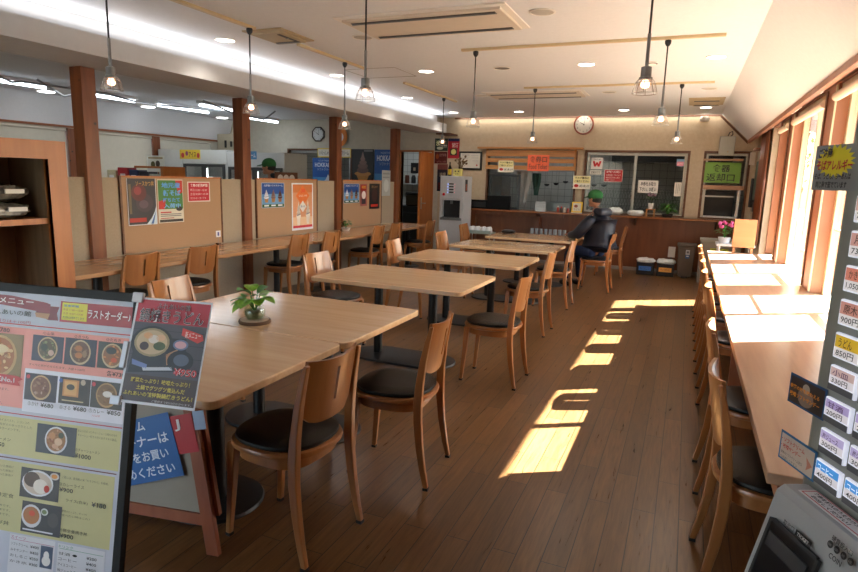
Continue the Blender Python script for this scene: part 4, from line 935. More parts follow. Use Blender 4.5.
# hanging cloths
def cloth(label, loc, w, h, mat, seed):
    random.seed(seed); mb = MB(); n, m = 14, 10; vs = []
    for j in range(m + 1):
        for i in range(n + 1):
            t_ = i / n; s_ = j / m; vs.append(((t_ - 0.5) * w * (1 - 0.35 * s_ + 0.1 * math.sin(5 * s_)), 0.03 * math.sin(t_ * 14 + s_ * 2), -s_ * h))
    fs = [(j * (n + 1) + i, j * (n + 1) + i + 1, (j + 1) * (n + 1) + i + 1, (j + 1) * (n + 1) + i) for j in range(m) for i in range(n)]
    mb.add(vs, fs, mat, True); o = obj('hanging_cloth', mb, loc=loc); s_ = o.modifiers.new('t', 'SOLIDIFY'); s_.thickness = 0.004; tag(o, label, 'cloth')
cloth('grey white apron hanging in the ticket hatch opening', (-2.98, 11.55, 1.70), 0.30, 0.65, plain('apron_grey', 'b9bcbe', 0.9), 1)
cloth('green and white towel hanging in the ticket hatch opening', (-2.72, 11.55, 1.66), 0.16, 0.42, plain('towel_green', '3d5f57', 0.9), 2)
mb = MB(); mb.tube([(-3.7, 11.55, 1.71), (-1.9, 11.55, 1.71)], 0.008, STEEL, 8)
for x in (-3.7, -1.9): mb.tube([(x, 11.55, 1.71), (x, 11.55, 2.615)], 0.006, STEEL, 6)
tag(obj('hanging_rod', mb), 'steel rod across the inside of the ticket hatch', 'rod')
# wire mesh screen behind serving window
mb = MB()
for k in range(34):
    x = -1.73 + k * 0.049
    for sgn in (-1, 1): mb.tube([(x, 11.33, 1.0), (x + sgn * 0.14, 11.33, 1.42)] if True else [], 0.003, plain('mesh_wire', '9a9c98', 0.4, 0.5), 4)
mb.box(-1.9, 0.1, 11.325, 11.335, 1.42, 1.43, STEEL); mb.box(-1.9, 0.1, 11.325, 11.335, 0.985, 0.995, STEEL); mb.box(-1.9, -1.89, 11.325, 11.335, 0.0, 1.43, STEEL); mb.box(0.09, 0.1, 11.325, 11.335, 0.0, 1.43, STEEL)
tag(obj('wire_screen', mb), 'diamond wire mesh screen behind the lower serving window', 'screen')
# kitchen doorway contents
t = thing('kitchen_stove', 'dark kitchen stove seen through the open doorway', 'stove', (-5.62, 12.45, 0)); mb = MB(); mb.box(-0.45, 0.45, -0.3, 0.3, 0, 0.88, KX); obj('stove_body', mb, t, bevel=0.005); mb = MB(); mb.box(-0.3, 0.3, -0.33, -0.301, 0.72, 0.75, STEELD); obj('door_handle', mb, t)
t = thing('rice_cooker', 'brown and black cooker standing on the stove in the doorway', 'cooker', (-5.62, 12.4, 0.882)); mb = MB(); mb.box(-0.2, 0.2, -0.2, 0.2, 0, 0.25, plain('cooker_brown', '4a3a24', 0.5)); obj('body', mb, t, bevel=0.03); mb = MB(); mb.box(-0.21, 0.21, -0.21, 0.21, 0.251, 0.31, DARK); obj('lid', mb, t, bevel=0.02)
mb = MB(); mb.box(-0.12, 0.12, -0.15, 0.15, 0, 0.3, DARK); tag(obj('black_canister', mb, loc=(-5.25, 12.4, 0.882), bevel=0.03), 'black container right of the cooker in the doorway', 'container')
t = thing('wall_shelf', 'white wall shelf with small dark jars inside the kitchen doorway', 'shelf', (-6.2, 13.5, 1.35)); mb = MB(); mb.box(-0.5, 0.5, -0.12, 0.09, 0, 0.02, WHITEP); obj('shelf_board', mb, t)
for k in range(5): tag(obj('spice_jar', MB().lathe([(0.05, 0), (0.055, 0.01), (0.055, 0.14 + 0.05 * (k % 2)), (0.03, 0.2)], (DARK, plain('jar_brown', '5a3020', 0.5))[k % 2], n=12), loc=(-6.55 + k * 0.17, 13.45, 1.372)), ['short black jar on the doorway shelf, leftmost', 'tall brown jar on the doorway shelf, left', 'short black jar in the middle of the doorway shelf', 'tall brown jar on the doorway shelf, right', 'short black jar on the doorway shelf, rightmost'][k], 'jar', 'jars on the doorway shelf')
t = thing('framed_photos', 'small dark picture cards stuck on the tiles inside the doorway', 'pictures', (-6.1, 13.59, 1.62)); 
mb = MB(); mb.box(-0.25, -0.05, -0.01, 0, 0, 0.25, DARK); mb.box(0.05, 0.45, -0.01, 0, -0.02, 0.16, DARK); mb.box(-0.18, -0.12, -0.012, -0.0101, 0.06, 0.14, ink('b09a80')); mb.box(0.15, 0.22, -0.012, -0.0101, 0.03, 0.1, ink('b09a80')); obj('picture_card', mb, t)

# glasses on the shelf, cup cart
GL = plain('tumbler_grey', '8f979c', 0.15)
gm = glassmat('tumbler_glass', (0.85, 0.9, 0.92), 0.25)
names_ = ['first', 'second', 'third', 'fourth', 'fifth', 'sixth', 'seventh', 'eighth']
proto = None
for k in range(8):
    loc = (-2.60 + k * 0.085, 10.93, 0.531)
    if proto is None:
        mb = MB(); mb.lathe([(0.036, 0.0), (0.038, 0.003), (0.033, 0.12), (0.03, 0.125)], GL, n=16); proto = obj('upturned_glass', mb, loc=loc); o = proto
    else: o = proto.copy(); COL.objects.link(o); o.location = loc
    tag(o, 'upturned grey glass on the shelf under the ticket hatch, %s from the left' % names_[k], 'glass', 'upturned glasses under the ticket hatch')
t = thing('cup_cart', 'small metal cart beside the water dispenser carrying white cups', 'cart', (-3.38, 10.28, 0)); mb = MB(); mb.box(-0.23, 0.23, -0.16, 0.16, 0.56, 0.575, plain('cart_glass', '9fb0aa', 0.3)); mb.box(-0.23, 0.23, -0.17, -0.16, 0.56, 0.62, plain('cart_glass', '9fb0aa', 0.3)); obj('tray', mb, t)
mb = MB(); mb.box(-0.23, 0.23, -0.16, 0.16, 0.20, 0.215, STEEL); obj('lower_shelf', mb, t)
for x in (-0.21, 0.21):
    for y in (-0.14, 0.14): mb = MB(); mb.tube([(x, y, 0), (x, y, 0.56)], 0.012, STEEL, 8); obj('leg', mb, t)
proto = None
for k in range(8):
    loc = (-3.54 + (k % 4) * 0.105, 10.20 + (k // 4) * 0.11, 0.576)
    if proto is None:
        mb = MB(); mb.lathe([(0.045, 0.0), (0.047, 0.01), (0.042, 0.07), (0.028, 0.1), (0.018, 0.104)], WHITEP, n=18); proto = obj('white_cup', mb, loc=loc); o = proto
    else: o = proto.copy(); COL.objects.link(o); o.location = loc
    tag(o, 'upturned white cup in the %s row of the cart, %s from the left' % (('front', 'rear')[k // 4], names_[k % 4]), 'cup', 'white cups on the cart')
bag('black_cloth', 'small black folded cloth on the left of the farthest dining table', (-2.50, 8.95, 0.701), 0.11, 0.07, 0.06, DARK, 6, 'cloth')

# bins on the floor at the right
def crate(x, lab, col, txt_, w=0.27):
    t = thing('black_crate', lab, 'bin', (x, 10.76, 0), 0, 'black bag lined bins under the counter'); mb = MB(); mb.box(-w / 2, w / 2, -0.13, 0.13, 0, 0.21, DARK); obj('crate_body', mb, t, bevel=0.01)
    pic, tx = prints([('R', 0, 0, 1, 1, col), ('T', txt_, 0.15, 0.2, 0.85, 0.8, '222222')], 0.2, 0.075); o = obj('colour_label', pic, t, loc=(-0.1, -0.134, 0.15)); obj('label_text', tx, o)
    b = bag('bag_liner', None, (0, 0, 0.19), w / 2 + 0.02, 0.14, 0.09, CRUMP, int(100 * abs(x))); b.parent = t
    return t
crate(-0.56, 'black bin with a blue label and white bag liner', '4f86d0', 'もえるゴミ'); crate(-0.24, 'black bin with an orange label and white bag liner', 'e0a04a', 'ペットボトル')
t = thing('paper_card', 'little white card standing on the rim of the orange labelled bin', 'card', (-0.17, 10.94, 0.0)); mb = MB(); mb.box(-0.055, 0.055, -0.02, -0.015, 0.3, 0.48, plain('card_white', 'cfcac2', 0.6)); mb.box(-0.01, 0.01, -0.014, 0.0, 0.0, 0.4, DARK); obj('card', mb, t)
t = thing('dustbin', 'tall brown grey plastic dustbin with a lid against the serving counter', 'dustbin', (0.06, 10.80, 0)); BB = plain('bin_taupe', '5d5348', 0.5); mb = MB()
mb.add([(-0.11, -0.13, 0.02), (0.11, -0.13, 0.02), (0.11, 0.13, 0.02), (-0.11, 0.13, 0.02), (-0.135, -0.16, 0.52), (0.135, -0.16, 0.52), (0.135, 0.16, 0.52), (-0.135, 0.16, 0.52)], [(3, 2, 1, 0), (4, 5, 6, 7), (0, 1, 5, 4), (1, 2, 6, 5), (2, 3, 7, 6), (3, 0, 4, 7)], BB); obj('bin_body', mb, t, bevel=0.012)
mb = MB(); mb.box(-0.15, 0.15, -0.175, 0.175, 0.521, 0.56, BB); obj('lid', mb, t, bevel=0.012); mb = MB(); mb.box(-0.05, 0.05, -0.17, -0.11, 0.0, 0.03, DARK); obj('pedal', mb, t)
pic, tx = prints([('R', 0, 0, 1, 0.55, 'c9cfd2'), ('R', 0, 0.6, 1, 1, '3a6aa0'), ('R', 0.2, 0.15, 0.8, 0.4, '666a6c', 2), ('R', 0.2, 0.68, 0.8, 0.8, 'dfe6ea', 2)], 0.06, 0.14); obj('sticker', pic, t, loc=(-0.01, -0.165, 0.47), rot=(-0.05, 0, 0))
# grey cabinet, flowers and upright board behind the end of the window counter
t = thing('grey_cabinet', 'low grey cabinet with a yellow green label beyond the window counter', 'cabinet', (0.52, 10.45, 0)); mb = MB(); mb.box(-0.27, 0.3, -0.2, 0.2, 0, 0.66, plain('cab_grey', '87857b', 0.5)); obj('cabinet_body', mb, t, bevel=0.006)
mb = MB(); mb.box(-0.28, 0.31, -0.21, 0.21, 0.661, 0.69, plain('cab_top', '9c9a90', 0.5)); obj('cabinet_top', mb, t)
pic, tx = prints([('R', 0, 0, 1, 1, 'a9b82a'), ('T', '返却台', 0.1, 0.2, 0.9, 0.8, '303a10')], 0.26, 0.08); o = obj('green_label', pic, t, loc=(-0.13, -0.203, 0.56)); obj('label_text', tx, o)
t = thing('flower_table', 'small white side table beyond the far end of the window counter', 'table', (0.66, 9.35, 0)); mb = MB(); mb.box(-0.24, 0.24, -0.2, 0.2, 0.70, 0.73, WHITEP); obj('tabletop', mb, t)
for x in (-0.2, 0.2):
    for y in (-0.16, 0.16): mb = MB(); mb.tube([(x, y, 0), (x, y, 0.70)], 0.015, WHITEP, 8); obj('leg', mb, t)
bushy('pink_flowers', 'white pot of pink flowers beside the upright wooden board', (0.52, 9.32, 0.731), 0.15, 0.2, (0.08, 0.08), LF3, 34, 14, flowers=(plain('pink', 'e05a96', 0.6), 9, 0.024), leafl=0.07)
bushy('small_bush', 'small green plant behind the upright wooden board', (0.72, 9.40, 0.731), 0.12, 0.26, (0.06, 0.08), LF2, 34, 15, leafl=0.07)
t = thing('upright_board', 'plain wooden board standing on its stand at the far end of the window counter', 'board', (0.68, 8.30, 0.701)); BD = wood('board_wood', 'a8734c', 'b5805a', 'X', 0.5, 6, 8); mb = MB(); mb.box(-0.125, 0.125, -0.012, 0.012, 0.07, 0.42, BD); obj('board', mb, t, bevel=0.004)
mb = MB(); mb.box(-0.11, -0.085, -0.03, 0.03, 0, 0.069, BD); mb.box(0.085, 0.11, -0.03, 0.03, 0, 0.069, BD); obj('stand_leg', mb, t)
# wall cabinets on far right wall
t = thing('wall_switches', 'dark telephone and switch panel on the right wall past the curtain', 'panel', (XR - 0.001, 10.4, 1.3)); mb = MB(); mb.box(-0.04, 0, -0.25, 0.2, 0.02, 0.6, plain('panel_green', '3d5248', 0.5)); obj('green_panel', mb, t); mb = MB(); mb.box(-0.06, 0, 0.3, 0.5, -0.1, 0.35, DARK); obj('telephone', mb, t); mb = MB(); mb.box(-0.05, 0, -0.25, -0.05, -0.15, 0.0, DARK); obj('switch', mb, t)
mb = MB(); mb.box(-0.12, 0, -0.2, 0.2, 0, 0.03, W_ORANGE); tag(obj('bracket_shelf', mb, loc=(XR - 0.001, 10.2, 2.05)), 'small brown shelf high on the right wall past the curtain', 'shelf')

# ------------------------------------------------------------------ posters on the left partition
XP = -4.879; RZ = PI / 2
def pposter(name, lab, y0, z1, w, h, base, ops, spin=0): return paper(name, lab, 'poster', w, h, base, ops, (XP, y0, z1), RZ, spin=spin)
pposter('dark_food_poster', 'dark poster with a glossy red dish and white edge, leftmost on the partition', 4.11, 1.42, 0.34, 0.45, '23202c', [('E', 0.4, 0.3, 0.26, 0.18, '5a1c22'), ('E', 0.36, 0.26, 0.13, 0.09, '8e3038', 4), ('E', 0.58, 0.52, 0.3, 0.2, '3b2a38', 2), ('E', 0.55, 0.55, 0.16, 0.09, '584450', 4), ('T', 'ソースかつ丼', 0.3, 0.05, 0.93, 0.16, 'c89a50', 8, 0.01), ('R', 0.06, 0.12, 0.14, 0.75, '6a5a40', 2), ('R', 0.05, 0.84, 0.62, 0.93, 'b02a22', 3), ('P', [(0.98, 0.6), (1, 1), (0.6, 1), (0.8, 0.86), (0.92, 0.72)], 'cfe2f2', 4), ('P', [(0.97, 0.7), (0.86, 1), (0.76, 1)], '3a6ab0', 5), ('R', 0, 0, 0.02, 1, 'e2e4ec', 5), ('R', 0, 0.98, 1, 1, 'e2e4ec', 5), ('R', 0.98, 0, 1, 1, 'e2e4ec', 5)])
pposter('colourful_poster', 'green and red poster full of blue lettering with a white lower part', 4.47, 1.415, 0.33, 0.44, 'd9d4c6', [('R', 0.02, 0.02, 0.98, 0.68, '3d7a35'), ('P', [(0.7, 0.02), (0.98, 0.02), (0.98, 0.3), (0.8, 0.35)], 'c8322a'), ('P', [(0.02, 0.5), (0.3, 0.45), (0.25, 0.68), (0.02, 0.68)], 'c8322a'), ('T', '地元産', 0.15, 0.07, 0.88, 0.2, '5aa0e8', 8, 0.03), ('T', '新そば', 0.2, 0.24, 0.9, 0.38, '6ab0f0', 8, 0.03), ('T', '打ちたて', 0.18, 0.42, 0.85, 0.52, '5aa0e8', 8, 0.03), ('T', '入荷中', 0.2, 0.55, 0.88, 0.66, '7ab8f0', 8, 0.03), ('E', 0.82, 0.68, 0.13, 0.055, '1d1d1d', 5), ('R', 0.08, 0.74, 0.5, 0.77, 'b83030'), ('R', 0.08, 0.79, 0.9, 0.81, '777777'), ('R', 0.08, 0.83, 0.9, 0.85, '777777'), ('R', 0.08, 0.88, 0.6, 0.9, 'b05050'), ('R', 0.04, 0.92, 0.96, 0.98, '1c1c1c')])
pposter('red_paper_notice', 'small red notice with white text, right of the colourful poster', 4.865, 1.395, 0.325, 0.215, 'e3d6d0', [('R', 0.04, 0.05, 0.96, 0.95, 'c01c34'), ('T', '食券の販売時間', 0.12, 0.1, 0.88, 0.26, 'f5e6e6', 8, 0.02), ('T', '平日11:00～15:00', 0.1, 0.36, 0.85, 0.48, 'f0d8da'), ('T', '土日10:30～15:30', 0.1, 0.55, 0.9, 0.67, 'f0d8da'), ('T', 'ラストオーダーです', 0.1, 0.76, 0.8, 0.87, 'f0d8da')])
t = thing('name_tag', 'tiny white tag on a wooden peg standing on the left wall counter', 'tag', (-4.70, 5.10, 0.701), RZ); mb = MB(); mb.box(-0.02, 0.02, -0.02, 0.02, 0, 0.035, W_TRIM); obj('peg', mb, t); mb = MB(); mb.tube([(0, 0, 0.035), (0, 0, 0.11)], 0.0018, STEEL, 5); obj('wire', mb, t); mb = MB(); mb.box(-0.035, 0.035, -0.003, 0, 0.10, 0.17, ink('e4e4ea')); mb.box(-0.012, 0.012, -0.0045, -0.0031, 0.115, 0.155, ink('5a5a9a')); obj('tag_card', mb, t)
def soft_cone(cx, base, cup, cream, s=1.0, l=3):
    """soft-serve seen from the side as printed shapes"""
    return [('P', [(cx - 0.085 * s, base - 0.06), (cx + 0.085 * s, base - 0.06), (cx + 0.06 * s, base + 0.12), (cx - 0.06 * s, base + 0.12)], cup, l), ('E', cx, base - 0.08, 0.105 * s, 0.06, cream, l + 1), ('E', cx, base - 0.16, 0.085 * s, 0.055, cream, l + 1), ('E', cx, base - 0.23, 0.06 * s, 0.05, cream, l + 1), ('P', [(cx - 0.045 * s, base - 0.24), (cx + 0.045 * s, base - 0.24), (cx, base - 0.40)], cream, l + 1), ('P', [(cx - 0.09 * s, base - 0.10), (cx + 0.09 * s, base - 0.13), (cx + 0.08 * s, base - 0.11), (cx - 0.08 * s, base - 0.08)], '8a8a98', l + 2)]
def trio(name, lab, y0, z1, w, h):
    ops = [('R', 0.02, 0.02, 0.98, 0.98, '1f4f9c'), ('R', 0.02, 0.45, 0.98, 0.86, '6aa0d0', 2), ('R', 0.02, 0.86, 0.98, 0.98, '2f5a24', 2), ('T', '北海道ソフトクリーム', 0.1, 0.07, 0.92, 0.15, 'd9e4f4', 8, 0.02)]
    ops += soft_cone(0.2, 0.66, 'b8824a', 'e4e6ee'); ops += soft_cone(0.5, 0.66, 'b8824a', '8a6a64'); ops += soft_cone(0.8, 0.66, 'a87040', '5c3428')
    for x in (0.2, 0.5, 0.8): ops.append(('R', x - 0.1, 0.88, x + 0.1, 0.94, 'dde4ea', 6))
    pposter(name, lab, y0, z1, w, h, 'b0c4e0', ops)
trio('blue_sundae_poster', 'blue poster with three soft serve cones left of the orange poster', 6.07, 1.39, 0.46, 0.315)
ops = [('R', 0.05, 0.03, 0.95, 0.93, 'e0a078'), ('R', 0.05, 0.03, 0.95, 0.2, 'd9824a', 2), ('P', [(0.5, 0.05), (0.82, 0.27), (0.5, 0.5), (0.18, 0.27)], 'ee7f3c', 3), ('T', '30', 0.42, 0.12, 0.6, 0.2, 'f05030', 8, 0.02), ('T', 'SINCE 1990', 0.32, 0.25, 0.7, 0.29, 'f6e6d8', 8), ('P', [(0.5, 0.37), (0.67, 0.5), (0.5, 0.62), (0.33, 0.5)], 'f0ece8', 4), ('T', '夏の味', 0.4, 0.47, 0.6, 0.52, '7070a0', 9), ('R', 0.05, 0.9, 0.95, 0.95, 'd03a4a', 4), ('R', 0.05, 0.72, 0.95, 0.9, 'ecc9a4', 2)]
ops += soft_cone(0.3, 0.78, 'f0e6dc', 'f4ede4', 1.0, 5) + soft_cone(0.74, 0.76, 'f0e6dc', 'f4ede4', 1.0, 5)
pposter('orange_sundae_poster', 'tall orange poster with diamonds and soft serve cups on the partition', 6.69, 1.39, 0.50, 0.64, 'e9ecf4', ops)
trio('small_sundae_poster', 'small blue poster with three soft serve cones near the kitchen doorway', 8.02, 1.385, 0.47, 0.30)
pposter('narrow_red_poster', 'very narrow white and red poster between two posters near the kitchen doorway', 8.53, 1.385, 0.22, 0.36, '9a5550', [('R', 0.1, 0.05, 0.9, 0.3, 'b02a20'), ('E', 0.5, 0.5, 0.3, 0.18, 'e6dedc'), ('R', 0.2, 0.66, 0.8, 0.9, '3a3038'), ('T', '新発売', 0.2, 0.08, 0.8, 0.22, 'f5d040')])
pposter('black_poster', 'narrow black poster with a red footer near the kitchen doorway', 8.83, 1.39, 0.36, 0.42, '1c1a1c', [('E', 0.5, 0.45, 0.25, 0.3, '3f2420'), ('R', 0.15, 0.82, 0.85, 0.92, 'c03020'), ('T', '黒毛和牛', 0.2, 0.08, 0.8, 0.18, 'b09060')])
# ice cream posters beyond the partition, hung by the back wall of the shop
def hokkaido(x0, z1, w, h, lab, cone=True):
    ops = [('R', 0, 0, 1, 0.55, '1f58a8'), ('R', 0, 0.55, 1, 0.78, '4a90cc'), ('R', 0, 0.78, 1, 1, '2f6a4a'), ('T', 'NORTHERN', 0.25, 0.05, 0.75, 0.1, 'a8c8f0'), ('T', 'HOKKAIDO', 0.1, 0.13, 0.92, 0.26, 'd9e6f6', 8, 0.02), ('T', 'ソフトクリーム', 0.2, 0.29, 0.82, 0.36, 'c0d8f0')]
    ops += [('E', 0.64, 0.95, 0.32, 0.09, 'd5dade', 3), ('E', 0.64, 0.85, 0.28, 0.08, 'e0e4e8', 4), ('E', 0.64, 0.75, 0.22, 0.07, 'e6eaee', 5), ('E', 0.64, 0.66, 0.15, 0.06, 'eceff2', 6), ('P', [(0.52, 0.64), (0.76, 0.64), (0.64, 0.46)], 'eef0f4', 7)]
    bsign('soft_serve_poster', lab, 'poster', x0, z1, w, h, '1f58a8', ops, y=YB - 0.02)
hokkaido(-7.58, 1.87, 0.62, 0.74, 'blue soft serve poster left of the third post')
hokkaido(-6.055, 2.06, 0.60, 0.89, 'blue soft serve poster between the brown cone picture and the fourth post')
bsign('chocolate_cone_poster', 'black poster with a brown soft serve cone right of the third post', 'poster', -6.59, 2.065, 0.52, 0.72, '14140f', [('R', 0.55, 0.02, 0.95, 0.07, '777777'), ('P', [(0.2, 0.72), (0.8, 0.72), (0.62, 1), (0.38, 1)], 'b8803a', 3), ('E', 0.5, 0.7, 0.38, 0.07, 'c08a48', 4), ('E', 0.5, 0.6, 0.27, 0.09, '5c4038', 5), ('E', 0.5, 0.48, 0.23, 0.08, '6e4f44', 6), ('E', 0.51, 0.38, 0.17, 0.07, '7a5a4e', 7), ('E', 0.5, 0.28, 0.11, 0.06, '86655a', 8), ('P', [(0.41, 0.27), (0.59, 0.27), (0.5, 0.06)], '8a6a60', 9)], y=YB - 0.02)
bsign('yellow_banner', 'white banner with a yellow border under the octagonal clock', 'banner', -7.44, 2.075, 0.83, 0.19, 'e3c93a', [('R', 0.02, 0.1, 0.98, 0.9, 'dfdcd0'), ('T', 'いらっしゃいませ ソフトクリーム', 0.06, 0.25, 0.94, 0.75, '444440', 8, 0.01)], y=YB - 0.035)
# generic stand-in for the cut-out figure above the banner
t = thing('cutout_figure', 'orange and white cut out decoration above the yellow banner', 'decoration', (-6.86, YB - 0.03, 2.12)); mb = MB(); mb.prism([(0.16 * math.cos(a_ * PI / 8) + 0, 0.2 + 0.2 * math.sin(a_ * PI / 8)) for a_ in range(16)], -0.01, 0, plain('orange_card', 'd07a2a', 0.6), 'Y'); obj('orange_shape', mb, t)
mb = MB(); mb.prism([(0.09 * math.cos(a_ * PI / 8) - 0.02, 0.19 + 0.1 * math.sin(a_ * PI / 8)) for a_ in range(16)], -0.014, -0.0105, WHITEP, 'Y'); obj('white_shape', mb, t)
# narrow poster end of the partition near doorway
pposter('grey_sheet', 'grey printed sheet hanging beside the fourth post', 9.27, 1.62, 0.32, 0.44, 'aab0b2', [('R', 0.1, 0.1, 0.9, 0.16, '8a9092'), ('R', 0.1, 0.25, 0.9, 0.3, '8a9092'), ('E', 0.5, 0.6, 0.3, 0.25, 'c4cacc')])

# ------------------------------------------------------------------ shop area on the left
def fridge(x0, x1, y0, z1, label, lit=True, sign=None):
    t = thing('refrigerated_case', label, 'refrigerator', ((x0 + x1) / 2, y0 + 0.35, 0), 0, 'refrigerated display cases in the shop'); a = (x1 - x0) / 2
    FW = plain('fridge_white', 'c9cccb', 0.4)
    mb = MB(); mb.box(-a, a, -0.35, 0.35, 0, 0.35, FW); mb.box(-a, a, -0.35, 0.35, z1 - 0.26, z1, FW); mb.box(-a, a, 0.3, 0.35, 0.35, z1 - 0.26, FW); mb.box(-a, -a + 0.04, -0.35, 0.3, 0.35, z1 - 0.26, FW); mb.box(a - 0.04, a, -0.35, 0.3, 0.35, z1 - 0.26, FW); obj('cabinet_body', mb, t)
    for s0, s1 in ((-a + 0.04, 0), (0, a - 0.04)):
        mb = MB(); 
        mb.box(s0, s0 + 0.05, -0.38, -0.351, 0.36, z1 - 0.27, STEELD); mb.box(s1 - 0.05, s1, -0.38, -0.351, 0.36, z1 - 0.27, STEELD); mb.box(s0 + 0.05, s1 - 0.05, -0.38, -0.351, z1 - 0.32, z1 - 0.27, STEELD); mb.box(s0 + 0.05, s1 - 0.05, -0.38, -0.351, 0.36, 0.41, STEELD)
        o = obj('door', mb, t); g = MB(); g.box(s0 + 0.05, s1 - 0.05, -0.368, -0.364, 0.41, z1 - 0.32, GLASSD); obj('door_glass', g, o)
    mb = MB()
    for z in (0.7, 1.05, 1.4): mb.box(-a + 0.041, a - 0.041, -0.28, 0.29, z, z + 0.015, WHITEP)
    obj('inner_shelf', mb, t)
    mb = MB(); mb.box(-0.03, 0.03, -0.33, -0.30, 0.45, z1 - 0.35, plain('case_tube', 'ffffff', 0.4, emit=5)); obj('inner_light', mb, t)
    return t
fridge(-9.17, -8.07, 9.05, 1.92, 'white refrigerated case with a colourful banner left of the second post'); fridge(-8.06, -6.75, 9.05, 1.88, 'white refrigerated case right of the second post with a blue sign')
t = thing('white_freezer', 'plain white freezer at the left of the refrigerated cases', 'freezer', (-9.50, 9.4, 0)); mb = MB(); mb.box(-0.31, 0.31, -0.35, 0.35, 0, 1.92, plain('fridge_white', 'c9cccb', 0.4)); obj('freezer_body', mb, t, bevel=0.01); mb = MB(); mb.box(0.2, 0.23, -0.39, -0.351, 0.9, 1.4, STEEL); obj('handle', mb, t)
bsign('fruit_banner', 'yellow banner with red fruit on top of the left refrigerated case', 'banner', -8.84, 1.90, 0.50, 0.17, 'd6b83a', [('E', 0.15, 0.6, 0.08, 0.28, 'b83a3a'), ('E', 0.35, 0.4, 0.07, 0.25, '8a3a6a'), ('T', 'アイス', 0.45, 0.2, 0.8, 0.8, '5a2a1a', 8, 0.02), ('E', 0.9, 0.6, 0.07, 0.28, 'b83a3a')], y=8.66)
bsign('blue_sign', 'light blue sign above the staff member behind the second post', 'sign', -7.50, 1.885, 0.45, 0.14, '4a8ac0', [('T', 'アイスクリーム', 0.15, 0.2, 0.95, 0.8, 'e6f0fa', 8, 0.02)], y=8.66)
t = thing('wall_air_unit', 'cream wall unit high in the left back corner of the shop', 'air conditioner', (-9.6, YB - 0.2, 1.95)); mb = MB(); mb.box(-0.27, 0.27, -0.2, 0.195, 0, 0.40, plain('unit_cream', 'b9b19c', 0.6)); obj('housing', mb, t, bevel=0.01)
mb = MB(); mb.box(-0.06, -0.0, -0.206, -0.201, 0.1, 0.26, DARK); mb.box(0.1, 0.16, -0.206, -0.201, 0.12, 0.24, DARK); obj('figure_print', mb, t)
t = thing('display_shelf', 'brown open display shelf in the shop behind the partition', 'shelf', (-7.2, 6.5, 0)); mb = MB(); mb.box(-0.75, 0.45, -0.2, 0.2, 1.28, 1.31, W_TRIM); mb.box(-0.75, -0.70, -0.2, 0.2, 0, 1.279, W_TRIM); mb.box(0.4, 0.45, -0.2, 0.2, 0, 1.279, W_TRIM); mb.box(0.4, 0.45, -0.2, 0.2, 1.311, 1.56, W_CAB); mb.box(-0.1, 0.4, -0.2, -0.16, 1.53, 1.56, W_CAB); obj('shelf_frame', mb, t)
random.seed(31)
for k, (x, w_, h_, c_, lab) in enumerate(((-7.85, 0.18, 0.18, 'b8b090', 'pale packet at the left of the display shelf'), (-7.62, 0.2, 0.22, 'a02028', 'red gift box on the display shelf'), (-7.40, 0.18, 0.19, '20305a', 'dark blue gift box next to the red one'), (-7.2, 0.18, 0.17, '252a40', 'black gift box on the display shelf'), (-7.0, 0.18, 0.14, 'c0c4c0', 'white packet at the right of the display shelf'))):
    t = thing('gift_box', lab, 'box', (x, 6.45, 1.311), 0, 'souvenirs on the display shelf'); mb = MB(); mb.box(-w_ / 2, w_ / 2, -0.08, 0.08, 0, h_, plain('gift_' + c_, c_, 0.4)); obj('box_body', mb, t, bevel=0.004); mb = MB(); mb.box(-w_ / 4, w_ / 4, -0.083, -0.0805, h_ * 0.35, h_ * 0.6, WHITEP); obj('box_label', mb, t)
t = thing('price_card', 'white card with small pictures standing above the display shelf', 'card', (-7.32, 6.7, 1.0)); mb = MB(); mb.tube([(0, 0.02, -1.0), (0, 0.02, 0.7)], 0.008, STEEL, 6); obj('card_pole', mb, t)
paper('card_sheet', None, None, 0.36, 0.24, 'd9dcd4', [('E', 0.35, 0.55, 0.12, 0.2, '4a4a20'), ('E', 0.62, 0.5, 0.12, 0.2, '3a2a20'), ('R', 0.1, 0.1, 0.9, 0.2, '9a8a60')], (-0.18, 0, 0.72), parent=t)
t = thing('drip_tray_sign', 'brown and white sign on a stand just behind the partition by the second post', 'sign', (-5.30, 7.15, 0)); mb = MB(); mb.tube([(0, 0, 0), (0, 0, 1.35)], 0.012, STEEL, 8); mb.lathe([(0.15, 0), (0.15, 0.01)], STEEL, n=18); obj('stand', mb, t)
o = paper('sign_board', None, None, 0.32, 0.17, '6a4028', [('E', 0.25, 0.5, 0.12, 0.3, 'ded6d0'), ('E', 0.5, 0.5, 0.12, 0.3, 'ded6d0'), ('E', 0.75, 0.5, 0.12, 0.3, 'ded6d0')], (-0.13, -0.10, 1.53), rz=0.6, parent=t)

# glazed cabinet at the left
t = thing('wooden_cabinet', 'orange brown wooden cabinet with open shelves at the left edge', 'cabinet', (-3.60, 1.95, 0), rz=PI / 2)
mb = MB(); x0, x1 = -0.65, 0.655
mb.box(x0, x1, 0.0, 0.03, 1.55, 1.66, W_CAB); mb.box(x1 - 0.12, x1, 0.0, 0.03, 0.0, 1.55, W_CAB); mb.box(x0, x0 + 0.12, 0.0, 0.03, 0.0, 1.55, W_CAB); mb.box(x0 + 0.12, x1 - 0.12, 0, 0.03, 0.0, 0.12, W_CAB); mb.box(x1 - 0.12, x1 - 0.119, 0.0, 0.045, 0.12, 1.55, W_CAB); obj('face_frame', mb, t)
mb = MB(); mb.box(x0, x1, 0.031, 0.40, 1.64, 1.66, W_CAB); mb.box(x0, x1, 0.38, 0.40, 0.0, 1.639, W_CABIN); mb.box(x0, x0 + 0.12, 0.031, 0.38, 0, 1.639, W_CABIN); mb.box(x1 - 0.119, x1 - 0.001, 0.031, 0.379, 0, 1.639, W_CABIN); obj('carcass', mb, t)
